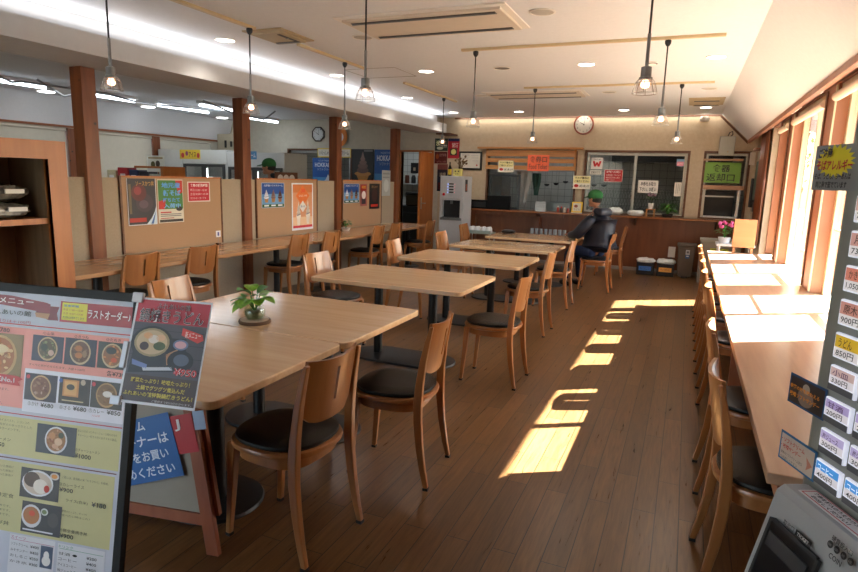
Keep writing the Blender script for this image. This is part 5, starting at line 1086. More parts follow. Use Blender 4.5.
for z in (0.55, 1.155):
    mb = MB(); mb.box(x0 + 0.122, x1 - 0.122, 0.035, 0.378, z, z + 0.035, W_CAB); obj('shelf_board', mb, t)
FILM = speckle('wrapped_film', '2f2d2a', '8f8b84', 16, 0.18, 0.8, 22)
for k, (y, z, lab) in enumerate(((2.25, 1.191, 'plastic wrapped pack lying on the cabinet shelf, underneath'), (2.24, 1.285, 'plastic wrapped pack on top of another on the cabinet shelf'), (1.80, 1.191, 'plastic wrapped pack at the left on the cabinet shelf'), (1.81, 1.285, 'plastic wrapped pack on top at the left of the cabinet shelf'))):
    o = bag('wrapped_pack', lab, (-3.80, y + 0.02, z + (0.012 if z > 1.2 else 0)), 0.125, 0.185, 0.095, FILM, 40 + k, 'package'); o['group'] = 'wrapped packs in the cabinet'
    mb = MB(); mb.box(0.125, 0.134, 0.0, 0.11, 0.045, 0.07, WHITEP); obj('pack_label', mb, o)

# ------------------------------------------------------------------ menu board in the left foreground
TL = 0.2; RZM = math.atan2(0.182, 0.983)
mt = thing('menu_board', 'large black framed restaurant menu board in the left foreground', 'menu board', (-1.329, 1.139, 1.163), rot=(Matrix.Rotation(RZM, 4, 'Z') @ Matrix.Rotation(-TL, 4, 'X')).to_euler())
mb = MB(); BF = plain('frame_black_alu', '09090a', 0.55, spec=0.25)
X0, X1, Z0, Z1 = -0.64, 0.004, -0.92, 0.010
mb.box(X0, X1, 0.0, 0.022, Z1 - 0.024, Z1, BF); mb.box(X0, X1, 0, 0.022, Z0, Z0 + 0.024, BF); mb.box(X1 - 0.022, X1, 0, 0.022, Z0 + 0.024, Z1 - 0.024, BF); mb.box(X0, X0 + 0.022, 0, 0.022, Z0 + 0.024, Z1 - 0.024, BF); obj('frame', mb, mt, bevel=0.002)
mb = MB(); mb.box(X0 + 0.023, X1 - 0.023, 0.012, 0.02, Z0 + 0.025, Z1 - 0.025, BF); obj('back_panel', mb, mt)
for x in (X0 + 0.04, X1 - 0.05):
    mb = MB(); mb.box(x, x + 0.03, 0.023, 0.04, -1.185, -0.1, BF); obj('leg', mb, mt)
MW, MH = 0.598, 0.882; PX0, PZ1 = X0 + 0.022, Z1 - 0.024   # sheet top left in board coordinates
def mu(u): return (u - PX0) / MW
def mv(v): return (PZ1 - v) / MH
o_ = []
def RR(x0, y0, x1, y1, c, l=1): o_.append(('R', mu(x0), mv(y0), mu(x1), mv(y1), c, l))
def TT(s, x0, y0, x1, y1, c=K, b=0.0, l=9): o_.append(('T', s, mu(x0), mv(y0), mu(x1), mv(y1), c, l, b))
def EE(cx, cy, rx, ry, c, l=3): o_.append(('E', mu(cx), mv(cy), rx / MW, ry / MH, c, l))
def PP(pts, c, l=3): o_.append(('P', [(mu(a), mv(b)) for a, b in pts], c, l))
# ribbon title
PP([(-0.60, -0.022), (-0.42, -0.024), (-0.30, -0.036), (-0.285, -0.04), (-0.285, -0.066), (-0.33, -0.062), (-0.45, -0.052), (-0.60, -0.05)], '8c2630', 2)
PP([(-0.335, -0.064), (-0.285, -0.045), (-0.256, -0.045), (-0.262, -0.064), (-0.256, -0.083), (-0.29, -0.084), (-0.31, -0.076)], '7a1f2a', 1)
PP([(-0.335, -0.066), (-0.285, -0.066), (-0.29, -0.082), (-0.33, -0.078)], 'b98a60', 3)
TT('お食堂メニュー', -0.55, -0.028, -0.34, -0.048, 'f3e6e2', 0.01); TT('那須ふれあいの館', -0.55, -0.064, -0.345, -0.079, '222222', 0.01); TT('うどん、大盛りは＋100円', -0.55, -0.092, -0.345, -0.101, 'b02030')
RR(-0.252, -0.028, -0.020, -0.085, 'a5232f'); RR(-0.246, -0.031, -0.164, -0.079, 'e2dc3c', 2); TT('営業時間', -0.238, -0.036, -0.19, -0.042, '2a6ab0', 0.01, 10); TT('平日 11:00～15:00', -0.24, -0.047, -0.175, -0.053, 'a04020'); TT('土日 10:30～15:30', -0.24, -0.057, -0.175, -0.063, 'a04020'); TT('売切れ次第終了します', -0.24, -0.068, -0.17, -0.075, '333333')
TT('ラストオーダー♪', -0.159, -0.043, -0.024, -0.069, 'f6eeee', 0.01)
RR(-0.6, -0.1025, -0.020, -0.1055, 'c4322e', 2); RR(-0.6, -0.113, -0.024, -0.338, 'e8988c')
RR(-0.352, -0.224, -0.024, -0.345, 'dfe0ec', 2)
def dish(x0, z1, x1, z0, bg, bowl, food, bits, plate=False, seed=1, toppings=()):
    RR(x0, z1, x1, z0, bg, 3); cx, cz = (x0 + x1) / 2, (z0 + z1) / 2; r = min(x1 - x0, z1 - z0) * 0.46
    EE(cx, cz, r, r, bowl, 4); EE(cx, cz + r * 0.02, r * 0.86, r * 0.86, food, 5)
    random.seed(seed)
    for k in range(26):
        a = random.random() * 2 * PI; q = r * 0.75 * math.sqrt(random.random()); EE(cx + q * math.cos(a), cz + q * math.sin(a), r * random.uniform(0.06, 0.16), r * random.uniform(0.05, 0.12), random.choice(bits), 6)
    for dx, dz, sx_, sz_, c in toppings: EE(cx + dx * r, cz + dz * r, r * sx_, r * sz_, c, 7)
dish(-0.334, -0.128, -0.231, -0.200, '2c2c48', 'c9ac80', '5a4a30', ['3a3f20', '2f3018', '7a6a50', '8a9060'], seed=1, toppings=((0.4, -0.3, 0.3, 0.25, 'd0b0a0'), (-0.3, 0.1, 0.35, 0.3, '2c3320')))
dish(-0.226, -0.127, -0.124, -0.201, '25243a', 'cdb48c', '6a4630', ['8a6a50', '5a3a24'], seed=2, toppings=((-0.15, 0.3, 0.36, 0.24, 'b5713a'), (-0.1, -0.25, 0.36, 0.24, 'c07a40'), (0.45, -0.1, 0.2, 0.3, 'a08060')))
dish(-0.119, -0.128, -0.026, -0.200, '2c3026', 'c8ae84', '8a5a34', ['b8743c', 'd08a4a', '9a5a2c'], seed=3, toppings=((-0.1, 0.4, 0.5, 0.3, '2a2c24'), (0.2, -0.35, 0.3, 0.2, 'c8562c')))
dish(-0.52, -0.133, -0.365, -0.262, '8a7040', 'c9a46c', 'a5602c', ['d8a060', 'e8c890', 'b86a30', '8a4a20'], seed=4, toppings=((0.1, 0.35, 0.4, 0.2, 'e8cfa0'), (-0.3, -0.2, 0.3, 0.35, 'c87838')))
TT('①山菜', -0.30, -0.117, -0.262, -0.125); TT('②きつね', -0.196, -0.117, -0.15, -0.125); TT('③たぬき', -0.094, -0.117, -0.048, -0.125); TT('¥780', -0.46, -0.117, -0.413, -0.129, K, 0.01)
TT('すべてに卵がのせられます。大盛＋100円', -0.338, -0.208, -0.155, -0.215, '7a4040'); TT('各¥730', -0.085, -0.205, -0.028, -0.2195, K, 0.015)
PP([(-0.52, -0.246), (-0.375, -0.249), (-0.355, -0.256), (-0.372, -0.264), (-0.362, -0.276), (-0.52, -0.274)], 'c2202c', 8); TT('人気No.1', -0.475, -0.252, -0.382, -0.270, 'f8e8e8', 0.02, 11)
TT('全メニューできます。', -0.50, -0.285, -0.40, -0.293, '7a4040'); TT('温・冷できます。', -0.50, -0.325, -0.418, -0.333, '40408a')
dish(-0.348, -0.236, -0.241, -0.311, '2a2438', 'caa87c', '7a4c34', ['a07a60', '6a3a28', 'c0a090'], seed=5)
RR(-0.234, -0.236, -0.133, -0.309, '261c1a', 3); RR(-0.222, -0.242, -0.17, -0.288, 'c98a4a', 4); RR(-0.216, -0.246, -0.176, -0.284, 'dcab6a', 5); EE(-0.196, -0.262, 0.013, 0.008, '2a2418', 6); EE(-0.154, -0.268, 0.014, 0.014, '181214', 5); EE(-0.157, -0.246, 0.008, 0.008, 'b8a890', 5); RR(-0.222, -0.298, -0.152, -0.301, 'c9b48a', 5)
dish(-0.131, -0.236, -0.030, -0.309, '2e2a28', 'b59060', '7c5a34', ['a08050', '8a6038', '6a4a28'], seed=7, toppings=((0.1, 0.1, 0.45, 0.25, 'e4ddd4'),))
for x in (-0.337, -0.228, -0.122): EE(x, -0.246, 0.006, 0.006, 'c4444c' if x != -0.228 else '3a5aa0', 8)
TT('⑤かけ', -0.331, -0.3145, -0.296, -0.3255); TT('¥680', -0.289, -0.3145, -0.246, -0.3265, K, 0.015); TT('⑥ざる', -0.226, -0.3135, -0.19, -0.3245); TT('¥680', -0.182, -0.3125, -0.139, -0.3245, K, 0.015); TT('⑦カレー', -0.131, -0.3125, -0.082, -0.3235); TT('¥850', -0.074, -0.311, -0.031, -0.323, K, 0.015); TT('うどんorそば', -0.12, -0.328, -0.095, -0.333, 'c02030')
RR(-0.6, -0.3535, -0.024, -0.3565, 'b8343c', 2); RR(-0.6, -0.364, -0.026, -0.472, 'c6c088')
dish(-0.295, -0.372, -0.165, -0.452, '2b3442', 'd8d8dc', '9a6a40', ['c09070', 'b07850', 'd0b090', '8a5030'], seed=8, toppings=((-0.35, 0.3, 0.3, 0.25, 'c08a5a'), (0.25, -0.1, 0.35, 0.28, 'd8b898'), (0.0, -0.45, 0.3, 0.2, 'cda080'), (0.45, 0.4, 0.25, 0.22, '34402c')))
TT('あぶらののったチャーシュー５枚をのせた', -0.16, -0.373, -0.035, -0.380, '555544'); TT('チャーシュー好きの方におすすめの逸品。', -0.16, -0.385, -0.035, -0.392, '555544')
TT('⑨チャーシューメン', -0.163, -0.425, -0.085, -0.434); TT('¥1000', -0.166, -0.439, -0.112, -0.4515, K, 0.015); TT('⑧ラーメン', -0.45, -0.425, -0.378, -0.434); TT('¥850', -0.44, -0.439, -0.398, -0.4515, K, 0.015)
for k in range(3): TT(('シンプルイズベスト。シコシコの', '麺、昔ながらのあっさりとした', 'しょうゆラーメンです。')[k], -0.45, -0.372 - k * 0.012, (-0.32, -0.31, -0.35)[k], -0.379 - k * 0.012, '555544')
RR(-0.6, -0.4785, -0.03, -0.4815, '6a2a24', 2); RR(-0.6, -0.488, -0.034, -0.684, 'c3bd88')
RR(-0.336, -0.499, -0.207, -0.581, '241f24', 3); EE(-0.278, -0.538, 0.052, 0.036, 'dfdfe4', 4); EE(-0.278, -0.538, 0.047, 0.031, 'c9b8a8', 5); EE(-0.297, -0.529, 0.027, 0.021, '4c3222', 6); EE(-0.267, -0.545, 0.024, 0.02, 'e4dcd2', 7); EE(-0.246, -0.549, 0.009, 0.010, 'c2301c', 8); EE(-0.224, -0.512, 0.015, 0.010, 'd0c8c0', 5); EE(-0.224, -0.512, 0.010, 0.006, 'd08a3a', 6)
RR(-0.323, -0.591, -0.192, -0.676, '1f1b22', 3); EE(-0.290, -0.630, 0.033, 0.032, 'd6d6da', 4); EE(-0.290, -0.628, 0.027, 0.024, 'a86a38', 5); EE(-0.288, -0.622, 0.010, 0.008, 'd0502c', 6); EE(-0.248, -0.613, 0.012, 0.010, 'c8ccc8', 4); EE(-0.248, -0.613, 0.008, 0.006, '6a7a4a', 5); EE(-0.218, -0.632, 0.018, 0.02, '3a3434', 5); RR(-0.315, -0.666, -0.215, -0.670, 'dcdce4', 6)
TT('ご飯には、那須産の米「なすひかり」を使用。', -0.198, -0.505, -0.05, -0.512, '555544'); TT('⑩カレーライス', -0.206, -0.524, -0.126, -0.533); TT('¥900', -0.205, -0.537, -0.160, -0.549, K, 0.015); TT('ライス(白米)', -0.181, -0.565, -0.11, -0.575); TT('¥180', -0.098, -0.563, -0.052, -0.576, K, 0.015)
TT('野菜がたっぷり。がっつり', -0.19, -0.597, -0.11, -0.603, '555544'); TT('食べたい時はこれ！', -0.19, -0.608, -0.1, -0.614, '555544'); TT('⑪豚生姜焼き丼', -0.194, -0.647, -0.104, -0.657); TT('¥900', -0.192, -0.661, -0.147, -0.673, K, 0.015)
TT('あげ丼定食', -0.45, -0.578, -0.352, -0.59); TT('しび丼', -0.42, -0.655, -0.36, -0.667); 
for k in range(3): TT('国産の鶏肉を使った唐揚げ', -0.47, -0.50 - k * 0.012, -0.36, -0.507 - k * 0.012, '555544'); TT('卵をからめた丼です。', -0.47, -0.61 - k * 0.012, -0.36, -0.617 - k * 0.012, '555544')
RR(-0.356, -0.688, -0.205, -0.80, 'd6d6dc', 2); RR(-0.196, -0.690, -0.045, -0.80, 'd6d6dc', 2); TT('スイーツ', -0.35, -0.690, -0.30, -0.699, 'b03070'); RR(-0.35, -0.7015, -0.208, -0.7025, 'b03070', 3); TT('ドリンク', -0.19, -0.692, -0.145, -0.70, '2a8a5a'); RR(-0.19, -0.7025, -0.05, -0.7035, '2a8a5a', 3)
for k, (a, b) in enumerate((('ソフトクリーム', '¥400'), ('みそサンデー', '¥450'), ('おしるこ', '¥350'), ('かき氷', '¥300'))): TT(a, -0.348, -0.709 - k * 0.016, -0.29, -0.717 - k * 0.016); TT(b, -0.283, -0.709 - k * 0.016, -0.255, -0.717 - k * 0.016, K, 0.01)
RR(-0.25, -0.705, -0.21, -0.765, '3a4a64', 3); EE(-0.23, -0.745, 0.014, 0.014, 'e0dcd8', 4); EE(-0.23, -0.73, 0.009, 0.012, 'e8e4e0', 5)
for k, (a, b) in enumerate((('甘酒 ●', '¥200'), ('コーヒー', '¥400'), ('アイスコーヒー', '¥450'), ('梅ジュース ●', '¥300'))): TT(a, -0.19, -0.711 - k * 0.015, -0.13, -0.719 - k * 0.015); TT(b, -0.10, -0.711 - k * 0.015, -0.068, -0.719 - k * 0.015, K, 0.01)
paper('menu_sheet', None, None, MW, MH, 'bfc2cf', o_, (PX0, 0.006, PZ1), parent=mt)

# poster clipped to the corner of the board
R2 = (Matrix.Rotation(RZM, 4, 'Z') @ Matrix.Rotation(-0.36, 4, 'X')).to_euler()
pw, ph_ = 0.224, 0.277
ops = [('R', 0.03, 0.02, 0.985, 0.235, 'b8283a'), ('R', 0.03, 0.235, 0.985, 0.73, '4d4a50'), ('R', 0.03, 0.73, 0.985, 0.975, '46322c'),
       ('T', 'ふれあいの館', 0.3, 0.04, 0.74, 0.1, 'f4e8ea', 9, 0.02), ('T', 'ふれあいの館', 0.3, 0.04, 0.74, 0.1, K, 10, 0.0), ('T', '鍋焼きうどん', 0.085, 0.10, 0.935, 0.23, 'f4e8ea', 9, 0.022), ('T', '鍋焼きうどん', 0.09, 0.105, 0.93, 0.225, K, 10, 0.0)]
for y in (0.3, 0.42, 0.54, 0.66): ops.append(('R', 0.03, y, 0.985, y + 0.006, '35333a', 2))
ops += [('P', [(0.09, 0.38), (0.75, 0.36), (0.8, 0.66), (0.06, 0.72)], '26252c', 3), ('E', 0.31, 0.43, 0.28, 0.165, '2a2a2c', 4), ('E', 0.31, 0.42, 0.235, 0.135, 'a8946c', 5), ('E', 0.31, 0.42, 0.205, 0.115, 'cdb48c', 6), ('E', 0.22, 0.46, 0.06, 0.04, '4a3834', 7), ('E', 0.42, 0.45, 0.08, 0.04, '4a5a2c', 7), ('E', 0.33, 0.39, 0.07, 0.04, 'e6dcd0', 7), ('E', 0.25, 0.36, 0.06, 0.03, 'dda878', 7), ('E', 0.42, 0.37, 0.06, 0.03, 'e0b890', 7),
        ('P', [(0.52, 0.52), (0.66, 0.46), (0.7, 0.55), (0.55, 0.62)], 'b5825a', 4), ('E', 0.69, 0.42, 0.10, 0.05, '6a7a9a', 5), ('E', 0.69, 0.42, 0.075, 0.035, 'd8a8b0', 6), ('E', 0.72, 0.57, 0.17, 0.10, '23242a', 5), ('E', 0.73, 0.56, 0.10, 0.055, '5a6478', 6), ('P', [(0.24, 0.66), (0.62, 0.63), (0.64, 0.66), (0.26, 0.69)], 'c9ccd6', 5), ('P', [(0.09, 0.59), (0.3, 0.63), (0.3, 0.67), (0.1, 0.64)], '7a8cc0', 5),
        ('P', [(0.68, 0.26), (0.95, 0.31), (0.97, 0.36), (0.9, 0.39), (0.68, 0.33)], 'd8403a', 5), ('T', '新メニュー', 0.73, 0.29, 0.93, 0.35, 'f6e8e0', 9), ('T', '¥950', 0.66, 0.635, 0.96, 0.705, 'f0e0e0', 9, 0.04), ('T', '¥950', 0.66, 0.635, 0.96, 0.705, 'd02a34', 10, 0.01),
        ('T', '野菜たっぷり！味噌たっぷり！', 0.13, 0.755, 0.9, 0.80, 'd9c24a', 9, 0.02), ('T', '土鍋でグツグツ煮込んだ', 0.22, 0.82, 0.85, 0.865, 'd9c24a', 9, 0.02), ('T', 'ふれあいの館特製鍋焼きうどん！', 0.06, 0.88, 0.96, 0.925, 'd9c24a', 9, 0.02), ('T', 'ご提供まで約15分かかります。', 0.45, 0.945, 0.96, 0.967, 'c9c0b8', 9)]
b = MB(); b.box(0, pw, 0, 0.0015, -ph_, 0, ink('e0e2e8'))
ps = obj('udon_poster', b, None, (-1.329, 1.139, 1.163), rot=R2)
offs = Matrix.Rotation(RZM, 4, 'Z') @ Vector((0, -0.006, 0.003)); ps.location = Vector((-1.329, 1.139, 1.163)) + offs.to_3d()
tag(ps, 'laminated hot pot udon poster clipped to the right corner of the menu board', 'poster')
pic, txt = prints(ops, pw, ph_); obj('printed_picture', pic, ps); obj('printed_text', txt, ps)
for bx in ((-0.012, 0.02, -0.006, 0.004, -0.015, 0.012), (-0.02, 0.01, -0.006, 0.004, -0.285, -0.262), (-0.014, 0.002, -0.004, 0.003, -0.19, -0.12)):
    mb = MB(); mb.box(*bx, plain('clip_clear', 'd6d8de', 0.2)); obj('clip', mb, ps, bevel=0.002)

# wooden floor sign behind the menu board
ft = thing('floor_sign', 'low orange brown wooden A-frame sign with a blue notice under the nearest table', 'floor sign', (-1.58, 1.66, 0), rz=RZM)
SG = wood('sign_wood', '84401f', '9c5430', 'Z', 0.4, 7, 8)
def leanbox(mb, x0, x1, y0, y1, z0, z1, mat, skew=0.0, lean=0.10):
    vs = []
    for z in (z0, z1):
        for y in (y0, y1):
            for x in (x0, x1): vs.append((x + skew * z, y + lean * z, z))
    mb.add(vs, [(0, 2, 3, 1), (4, 5, 7, 6), (0, 1, 5, 4), (2, 6, 7, 3), (0, 4, 6, 2), (1, 3, 7, 5)], mat)
mb = MB(); leanbox(mb, -0.048, 0.004, -0.012, 0.012, 0, 0.61, SG, -0.205); obj('front_leg', mb, ft)
mb = MB(); leanbox(mb, -0.72, -0.67, -0.012, 0.012, 0, 0.61, SG, 0.12); obj('front_leg', mb, ft)
mb = MB(); leanbox(mb, -0.035, 0.018, 0.014, 0.036, 0.15, 0.60, SG, -0.205); obj('rear_leg', mb, ft)
mb = MB(); leanbox(mb, -0.69, -0.062, -0.010, 0.010, 0.115, 0.16, SG); obj('lower_rail', mb, ft)
mb = MB(); leanbox(mb, -0.665, -0.075, -0.003, 0.005, 0.161, 0.161 + 0.001, plain('sign_board_grey', '9a8f80', 0.6)); 
mb = MB(); bg_ = plain('sign_board_grey', '9a8f80', 0.6)
vs = [(x, y + 0.10 * z, z) for y in (-0.003, 0.006) for x, z in ((-0.68, 0.161), (-0.085, 0.161), (-0.175, 0.60), (-0.60, 0.60))]
mb.add(vs, [(0, 1, 2, 3), (7, 6, 5, 4), (0, 4, 5, 1), (1, 5, 6, 2), (2, 6, 7, 3), (3, 7, 4, 0)], bg_); obj('board', mb, ft)
def onface(u_, v_, off): return (u_, v_ * 0.0998 - off, v_ * 0.995)
paper('blue_notice', None, None, 0.42, 0.26, '1f5fa0', [('T', 'ゲーム', 0.42, 0.04, 0.72, 0.2, 'dbe6f2', 8, 0.02), ('T', 'コーナーは', 0.36, 0.28, 0.94, 0.44, 'dbe6f2', 8, 0.02), ('T', 'をお買い', 0.5, 0.52, 0.90, 0.68, 'dbe6f2', 8, 0.02), ('T', 'めください', 0.40, 0.76, 0.93, 0.92, 'dbe6f2', 8, 0.02)], onface(-0.63, 0.434, 0.018), tilt=0.10, spin=-0.31, parent=ft)
paper('red_notice_strip', None, None, 0.13, 0.155, 'b8202c', [('T', 'J', 0.35, 0.1, 0.55, 0.4, 'e6d8d8', 8, 0.02)], onface(-0.254, 0.535, 0.015), tilt=0.10, spin=-0.26, parent=ft)
paper('pale_sheet', None, None, 0.05, 0.075, 'a9bcd8', [], onface(-0.125, 0.575, 0.013), tilt=0.10, spin=-0.2, parent=ft)

# ------------------------------------------------------------------ ticket machine in the right foreground
RZT = math.atan2(-0.902, 0.431)
tm = thing('ticket_machine', 'grey food ticket vending machine with lit buttons in the right foreground', 'ticket machine', (0.184, 0.932, 1.104), rz=RZT)
GM = plain('machine_grey', '84857e', 0.45); GS = plain('machine_silver', 'a9acae', 0.4, 0.2)
mb = MB(); mb.box(0, 0.46, 0.0, 0.22, -0.30, 0.62, GM); obj('panel_body', mb, tm, bevel=0.008)
mb = MB()
prof = [(0.0, -0.004), (-0.036, -0.004), (-0.046, -0.012), (-0.086, -0.182), (-0.082, -0.20), (0.0, -0.22)]
mb.prism(prof, 0.016, 0.46, GS, 'X'); obj('coin_housing', mb, tm, bevel=0.006, segs=3)
mb = MB(); mb.box(0.04, 0.44, 0.02, 0.20, -1.104, -0.302, plain('stand_grey', '4a4b4c', 0.5)); obj('stand', mb, tm)
bc = [['c08068', 'c08068', 'b09a90'], ['b89080', 'b89080', 'a8a0a0'], ['b08a80', 'b08a80', 'c0b0a8'], ['b0847a', 'b0847a', 'b0a8a0'], ['b8705e', 'c8a888', 'b8b0a8'], ['b07c70', 'c0a898', 'a8a8a8'], ['b8962a', 'b8962a', 'c0a868'], ['b49a94', 'b49a94', 'b0a0a0'], ['9a8cb4', '9a8cb4', 'b0a8b8'], ['a498bc', 'a498bc', 'b0a8b8'], ['3f86c4', '3f86c4', '3f86c4']]
bt = [('', ''), ('', ''), ('山菜', '730円'), ('月見', '730円'), ('かき揚', '1,050円'), ('原木', '900円'), ('うどん', '850円'), ('小皿', '330円'), ('甘酒', '200円'), ('梅ジュース', '300円'), ('コーヒー', '400円')]
EMW = plain('button_glow', 'e8eaf0', 0.4, emit=0.22, ecol='e8ecff')
LITINK = 0.35
for r_ in range(2, 11):
    for c_ in range(3):
        u0 = 0.032 + c_ * 0.0535; v1 = 0.0415 + (10 - r_) * 0.0437
        mb = MB(); mb.box(u0, u0 + 0.047, -0.006, -0.0005, v1 - 0.0335, v1, EMW); bo = obj('menu_button', mb, tm, bevel=0.0015)
        half = r_ >= 7
        nm_, pr_ = bt[r_]
        ops = [('R', 0.06, 0.08, 0.94, 0.92, 'c9c4c4', 1), ('R', 0.06, 0.08, 0.94, 0.55, bc[r_][c_], 2), ('T', nm_ or '大盛', 0.25, 0.14, 0.75, 0.48, '3a2420', 9, 0.01), ('T', pr_ or '100円', 0.2, 0.6, 0.85, 0.86, '222222', 9, 0.01)]
        if half: ops = [('R', 0.06, 0.06, 0.94, 0.68, 'c9c4c8', 1), ('R', 0.06, 0.06, 0.94, 0.38, bc[r_][c_], 2), ('T', nm_, 0.2, 0.1, 0.8, 0.34, '40204a' if r_ < 10 else 'e8f0fa', 9, 0.01), ('T', pr_, 0.2, 0.42, 0.8, 0.64, '222222', 9, 0.01), ('R', 0.03, 0.73, 0.97, 0.98, '3a3a3c', 2)]
        pic, txt = prints(ops, 0.047, 0.0335, y=0); pic_o = obj('button_picture', pic, bo, loc=(u0, -0.0062, v1)); obj('button_text', txt, bo, loc=(u0, -0.0062, v1))
LITINK = 0
# front slot and lettering on the sloping face
F0 = Vector((0, -0.046, -0.006)); Fu = Vector((0, 0.027, 0.112)).normalized()   # local up along the face
fa = math.atan2(0.027, 0.112)
fe = lambda: (-fa, 0, 0)
mb = MB(); mb.box(0.041, 0.128, -0.004, 0.0, -0.165, -0.043, plain('slot_black', '0a0a0b', 0.3)); mb.box(0.036, 0.041, -0.005, 0.0, -0.168, -0.040, plain('slot_edge', '2c2d2f', 0.4)); mb.box(0.128, 0.133, -0.005, 0.0, -0.168, -0.040, plain('slot_edge', '2c2d2f', 0.4)); mb.box(0.041, 0.128, -0.005, 0.0, -0.043, -0.038, plain('slot_edge', '2c2d2f', 0.4)); mb.box(0.046, 0.122, -0.006, -0.0041, -0.075, -0.055, plain('flap', '3a3b3d', 0.3)); o = obj('ticket_slot', mb, tm, loc=F0 + Vector((0, -0.001, 0)), rot=fe())
pic, txt = prints([('R', 0.082 / 0.2, 0.028 / 0.2, 0.112 / 0.2, 0.036 / 0.2, '141416', 1), ('T', '取出口', 0.058 / 0.2, 0.0285 / 0.2, 0.079 / 0.2, 0.0355 / 0.2, K, 2, 0.01), ('T', 'TICKET', 0.086 / 0.2, 0.030 / 0.2, 0.108 / 0.2, 0.0345 / 0.2, 'c9c9c9', 3, 0.02), ('T', '硬貨投入口', 0.135 / 0.2, 0.001 / 0.2, 0.168 / 0.2, 0.008 / 0.2, K, 2, 0.01), ('E', 0.136 / 0.2, 0.0135 / 0.2, 0.0045 / 0.2, 0.0045 / 0.2, '1a1a1c', 1), ('E', 0.147 / 0.2, 0.0135 / 0.2, 0.0045 / 0.2, 0.0045 / 0.2, '1a1a1c', 1), ('E', 0.158 / 0.2, 0.0135 / 0.2, 0.0045 / 0.2, 0.0045 / 0.2, '1a1a1c', 1), ('E', 0.169 / 0.2, 0.0135 / 0.2, 0.0045 / 0.2, 0.0045 / 0.2, '1a1a1c', 1),
   ('T', '500', 0.1335 / 0.2, 0.012 / 0.2, 0.1385 / 0.2, 0.015 / 0.2, '9a9a9a', 3), ('T', '100', 0.1445 / 0.2, 0.012 / 0.2, 0.1495 / 0.2, 0.015 / 0.2, '9a9a9a', 3), ('T', '50', 0.156 / 0.2, 0.012 / 0.2, 0.160 / 0.2, 0.015 / 0.2, '9a9a9a', 3), ('T', '10', 0.167 / 0.2, 0.012 / 0.2, 0.171 / 0.2, 0.015 / 0.2, '9a9a9a', 3), ('T', 'COIN', 0.140 / 0.2, 0.021 / 0.2, 0.160 / 0.2, 0.0275 / 0.2, K, 2, 0.015)], 0.2, 0.2)
obj('slot_marks', pic, tm, loc=F0 + Vector((0, -0.003, 0)), rot=fe()); obj('slot_lettering', txt, tm, loc=F0 + Vector((0, -0.003, 0)), rot=fe())
mb = MB(); mb.box(0.20, 0.30, -0.004, 0.0, -0.06, -0.02, plain('slot_black', '0a0a0b', 0.3)); obj('bill_slot', mb, tm, loc=F0 + Vector((0, -0.001, 0)), rot=fe())
# red bordered strip lying on the ledge
mb = MB(); mb.box(0, 0.12, 0, 0.024, 0, 0.001, ink('e0dedd')); lo = obj('ledge_label', mb, tm, loc=(0.040, -0.030, -0.003))
pic, txt = prints([('R', 0.03, 0.06, 0.97, 0.12, 'c02a30', 1), ('R', 0.03, 0.88, 0.97, 0.94, 'c02a30', 1), ('R', 0.03, 0.06, 0.045, 0.94, 'c02a30', 1), ('R', 0.955, 0.06, 0.97, 0.94, 'c02a30', 1), ('T', '食券を購入のうえカウンターへ', 0.08, 0.2, 0.93, 0.48, K, 2, 0.03), ('T', 'お出しください！', 0.14, 0.56, 0.7, 0.82, K, 2, 0.03)], 0.12, 0.024)
obj('label_marks', pic, lo, loc=(0, 0, 0.0012), rot=(-PI / 2, 0, 0)); obj('label_text', txt, lo, loc=(0, 0.0, 0.0012), rot=(-PI / 2, 0, 0))
for o in lo.children: o.location.y = 0.024
# cards taped on the machine
def tcard(name, lab, u0, v1, w, h, base, ops, y=-0.003):
    c_, s_ = math.cos(RZT), math.sin(RZT); p = Vector((0.184, 0.932, 1.104)) + Vector((c_ * u0 - s_ * y, s_ * u0 + c_ * y, v1))
    return paper(name, lab, 'sign', w, h, base, ops, p, RZT, thick=0.001)
tcard('allergy_sign', 'grey allergy warning sign with a yellow starburst taped to the ticket machine', -0.0585, 0.4555, 0.135, 0.0595, '7f8081',
      [('P', [(0.30 + (0.28 if k % 2 else 0.21) * 0.98 * math.cos(2 * PI * k / 40), 0.36 + (0.38 if k % 2 else 0.28) * math.sin(2 * PI * k / 40)) for k in range(40)], 'd9c818', 2), ('T', 'ご注意', 0.08, 0.07, 0.27, 0.29, K, 9, 0.03), ('T', 'そばアレルギー', 0.07, 0.33, 0.56, 0.56, 'b01c24', 9, 0.03), ('T', 'そば、うどん、らーめんは', 0.06, 0.62, 0.56, 0.76, K, 9, 0.03), ('T', '同じ釜で茹でています', 0.09, 0.8, 0.52, 0.95, K, 9, 0.03)], y=-0.003)
tcard('sundae_card', 'dark blue bordered card with orange writing on the side of the ticket machine', -0.0455, 0.1355, 0.075, 0.0435, '1d4a78', [('R', 0.04, 0.07, 0.96, 0.93, '382c2a'), ('E', 0.5, 0.6, 0.22, 0.3, '8a7468'), ('E', 0.5, 0.3, 0.1, 0.16, 'b0a090', 4), ('T', '季節の味を味わえる', 0.08, 0.3, 0.9, 0.46, 'e08a28', 9, 0.03), ('T', '味噌ソフトサンデー', 0.1, 0.54, 0.92, 0.7, 'e08a28', 9, 0.03)])
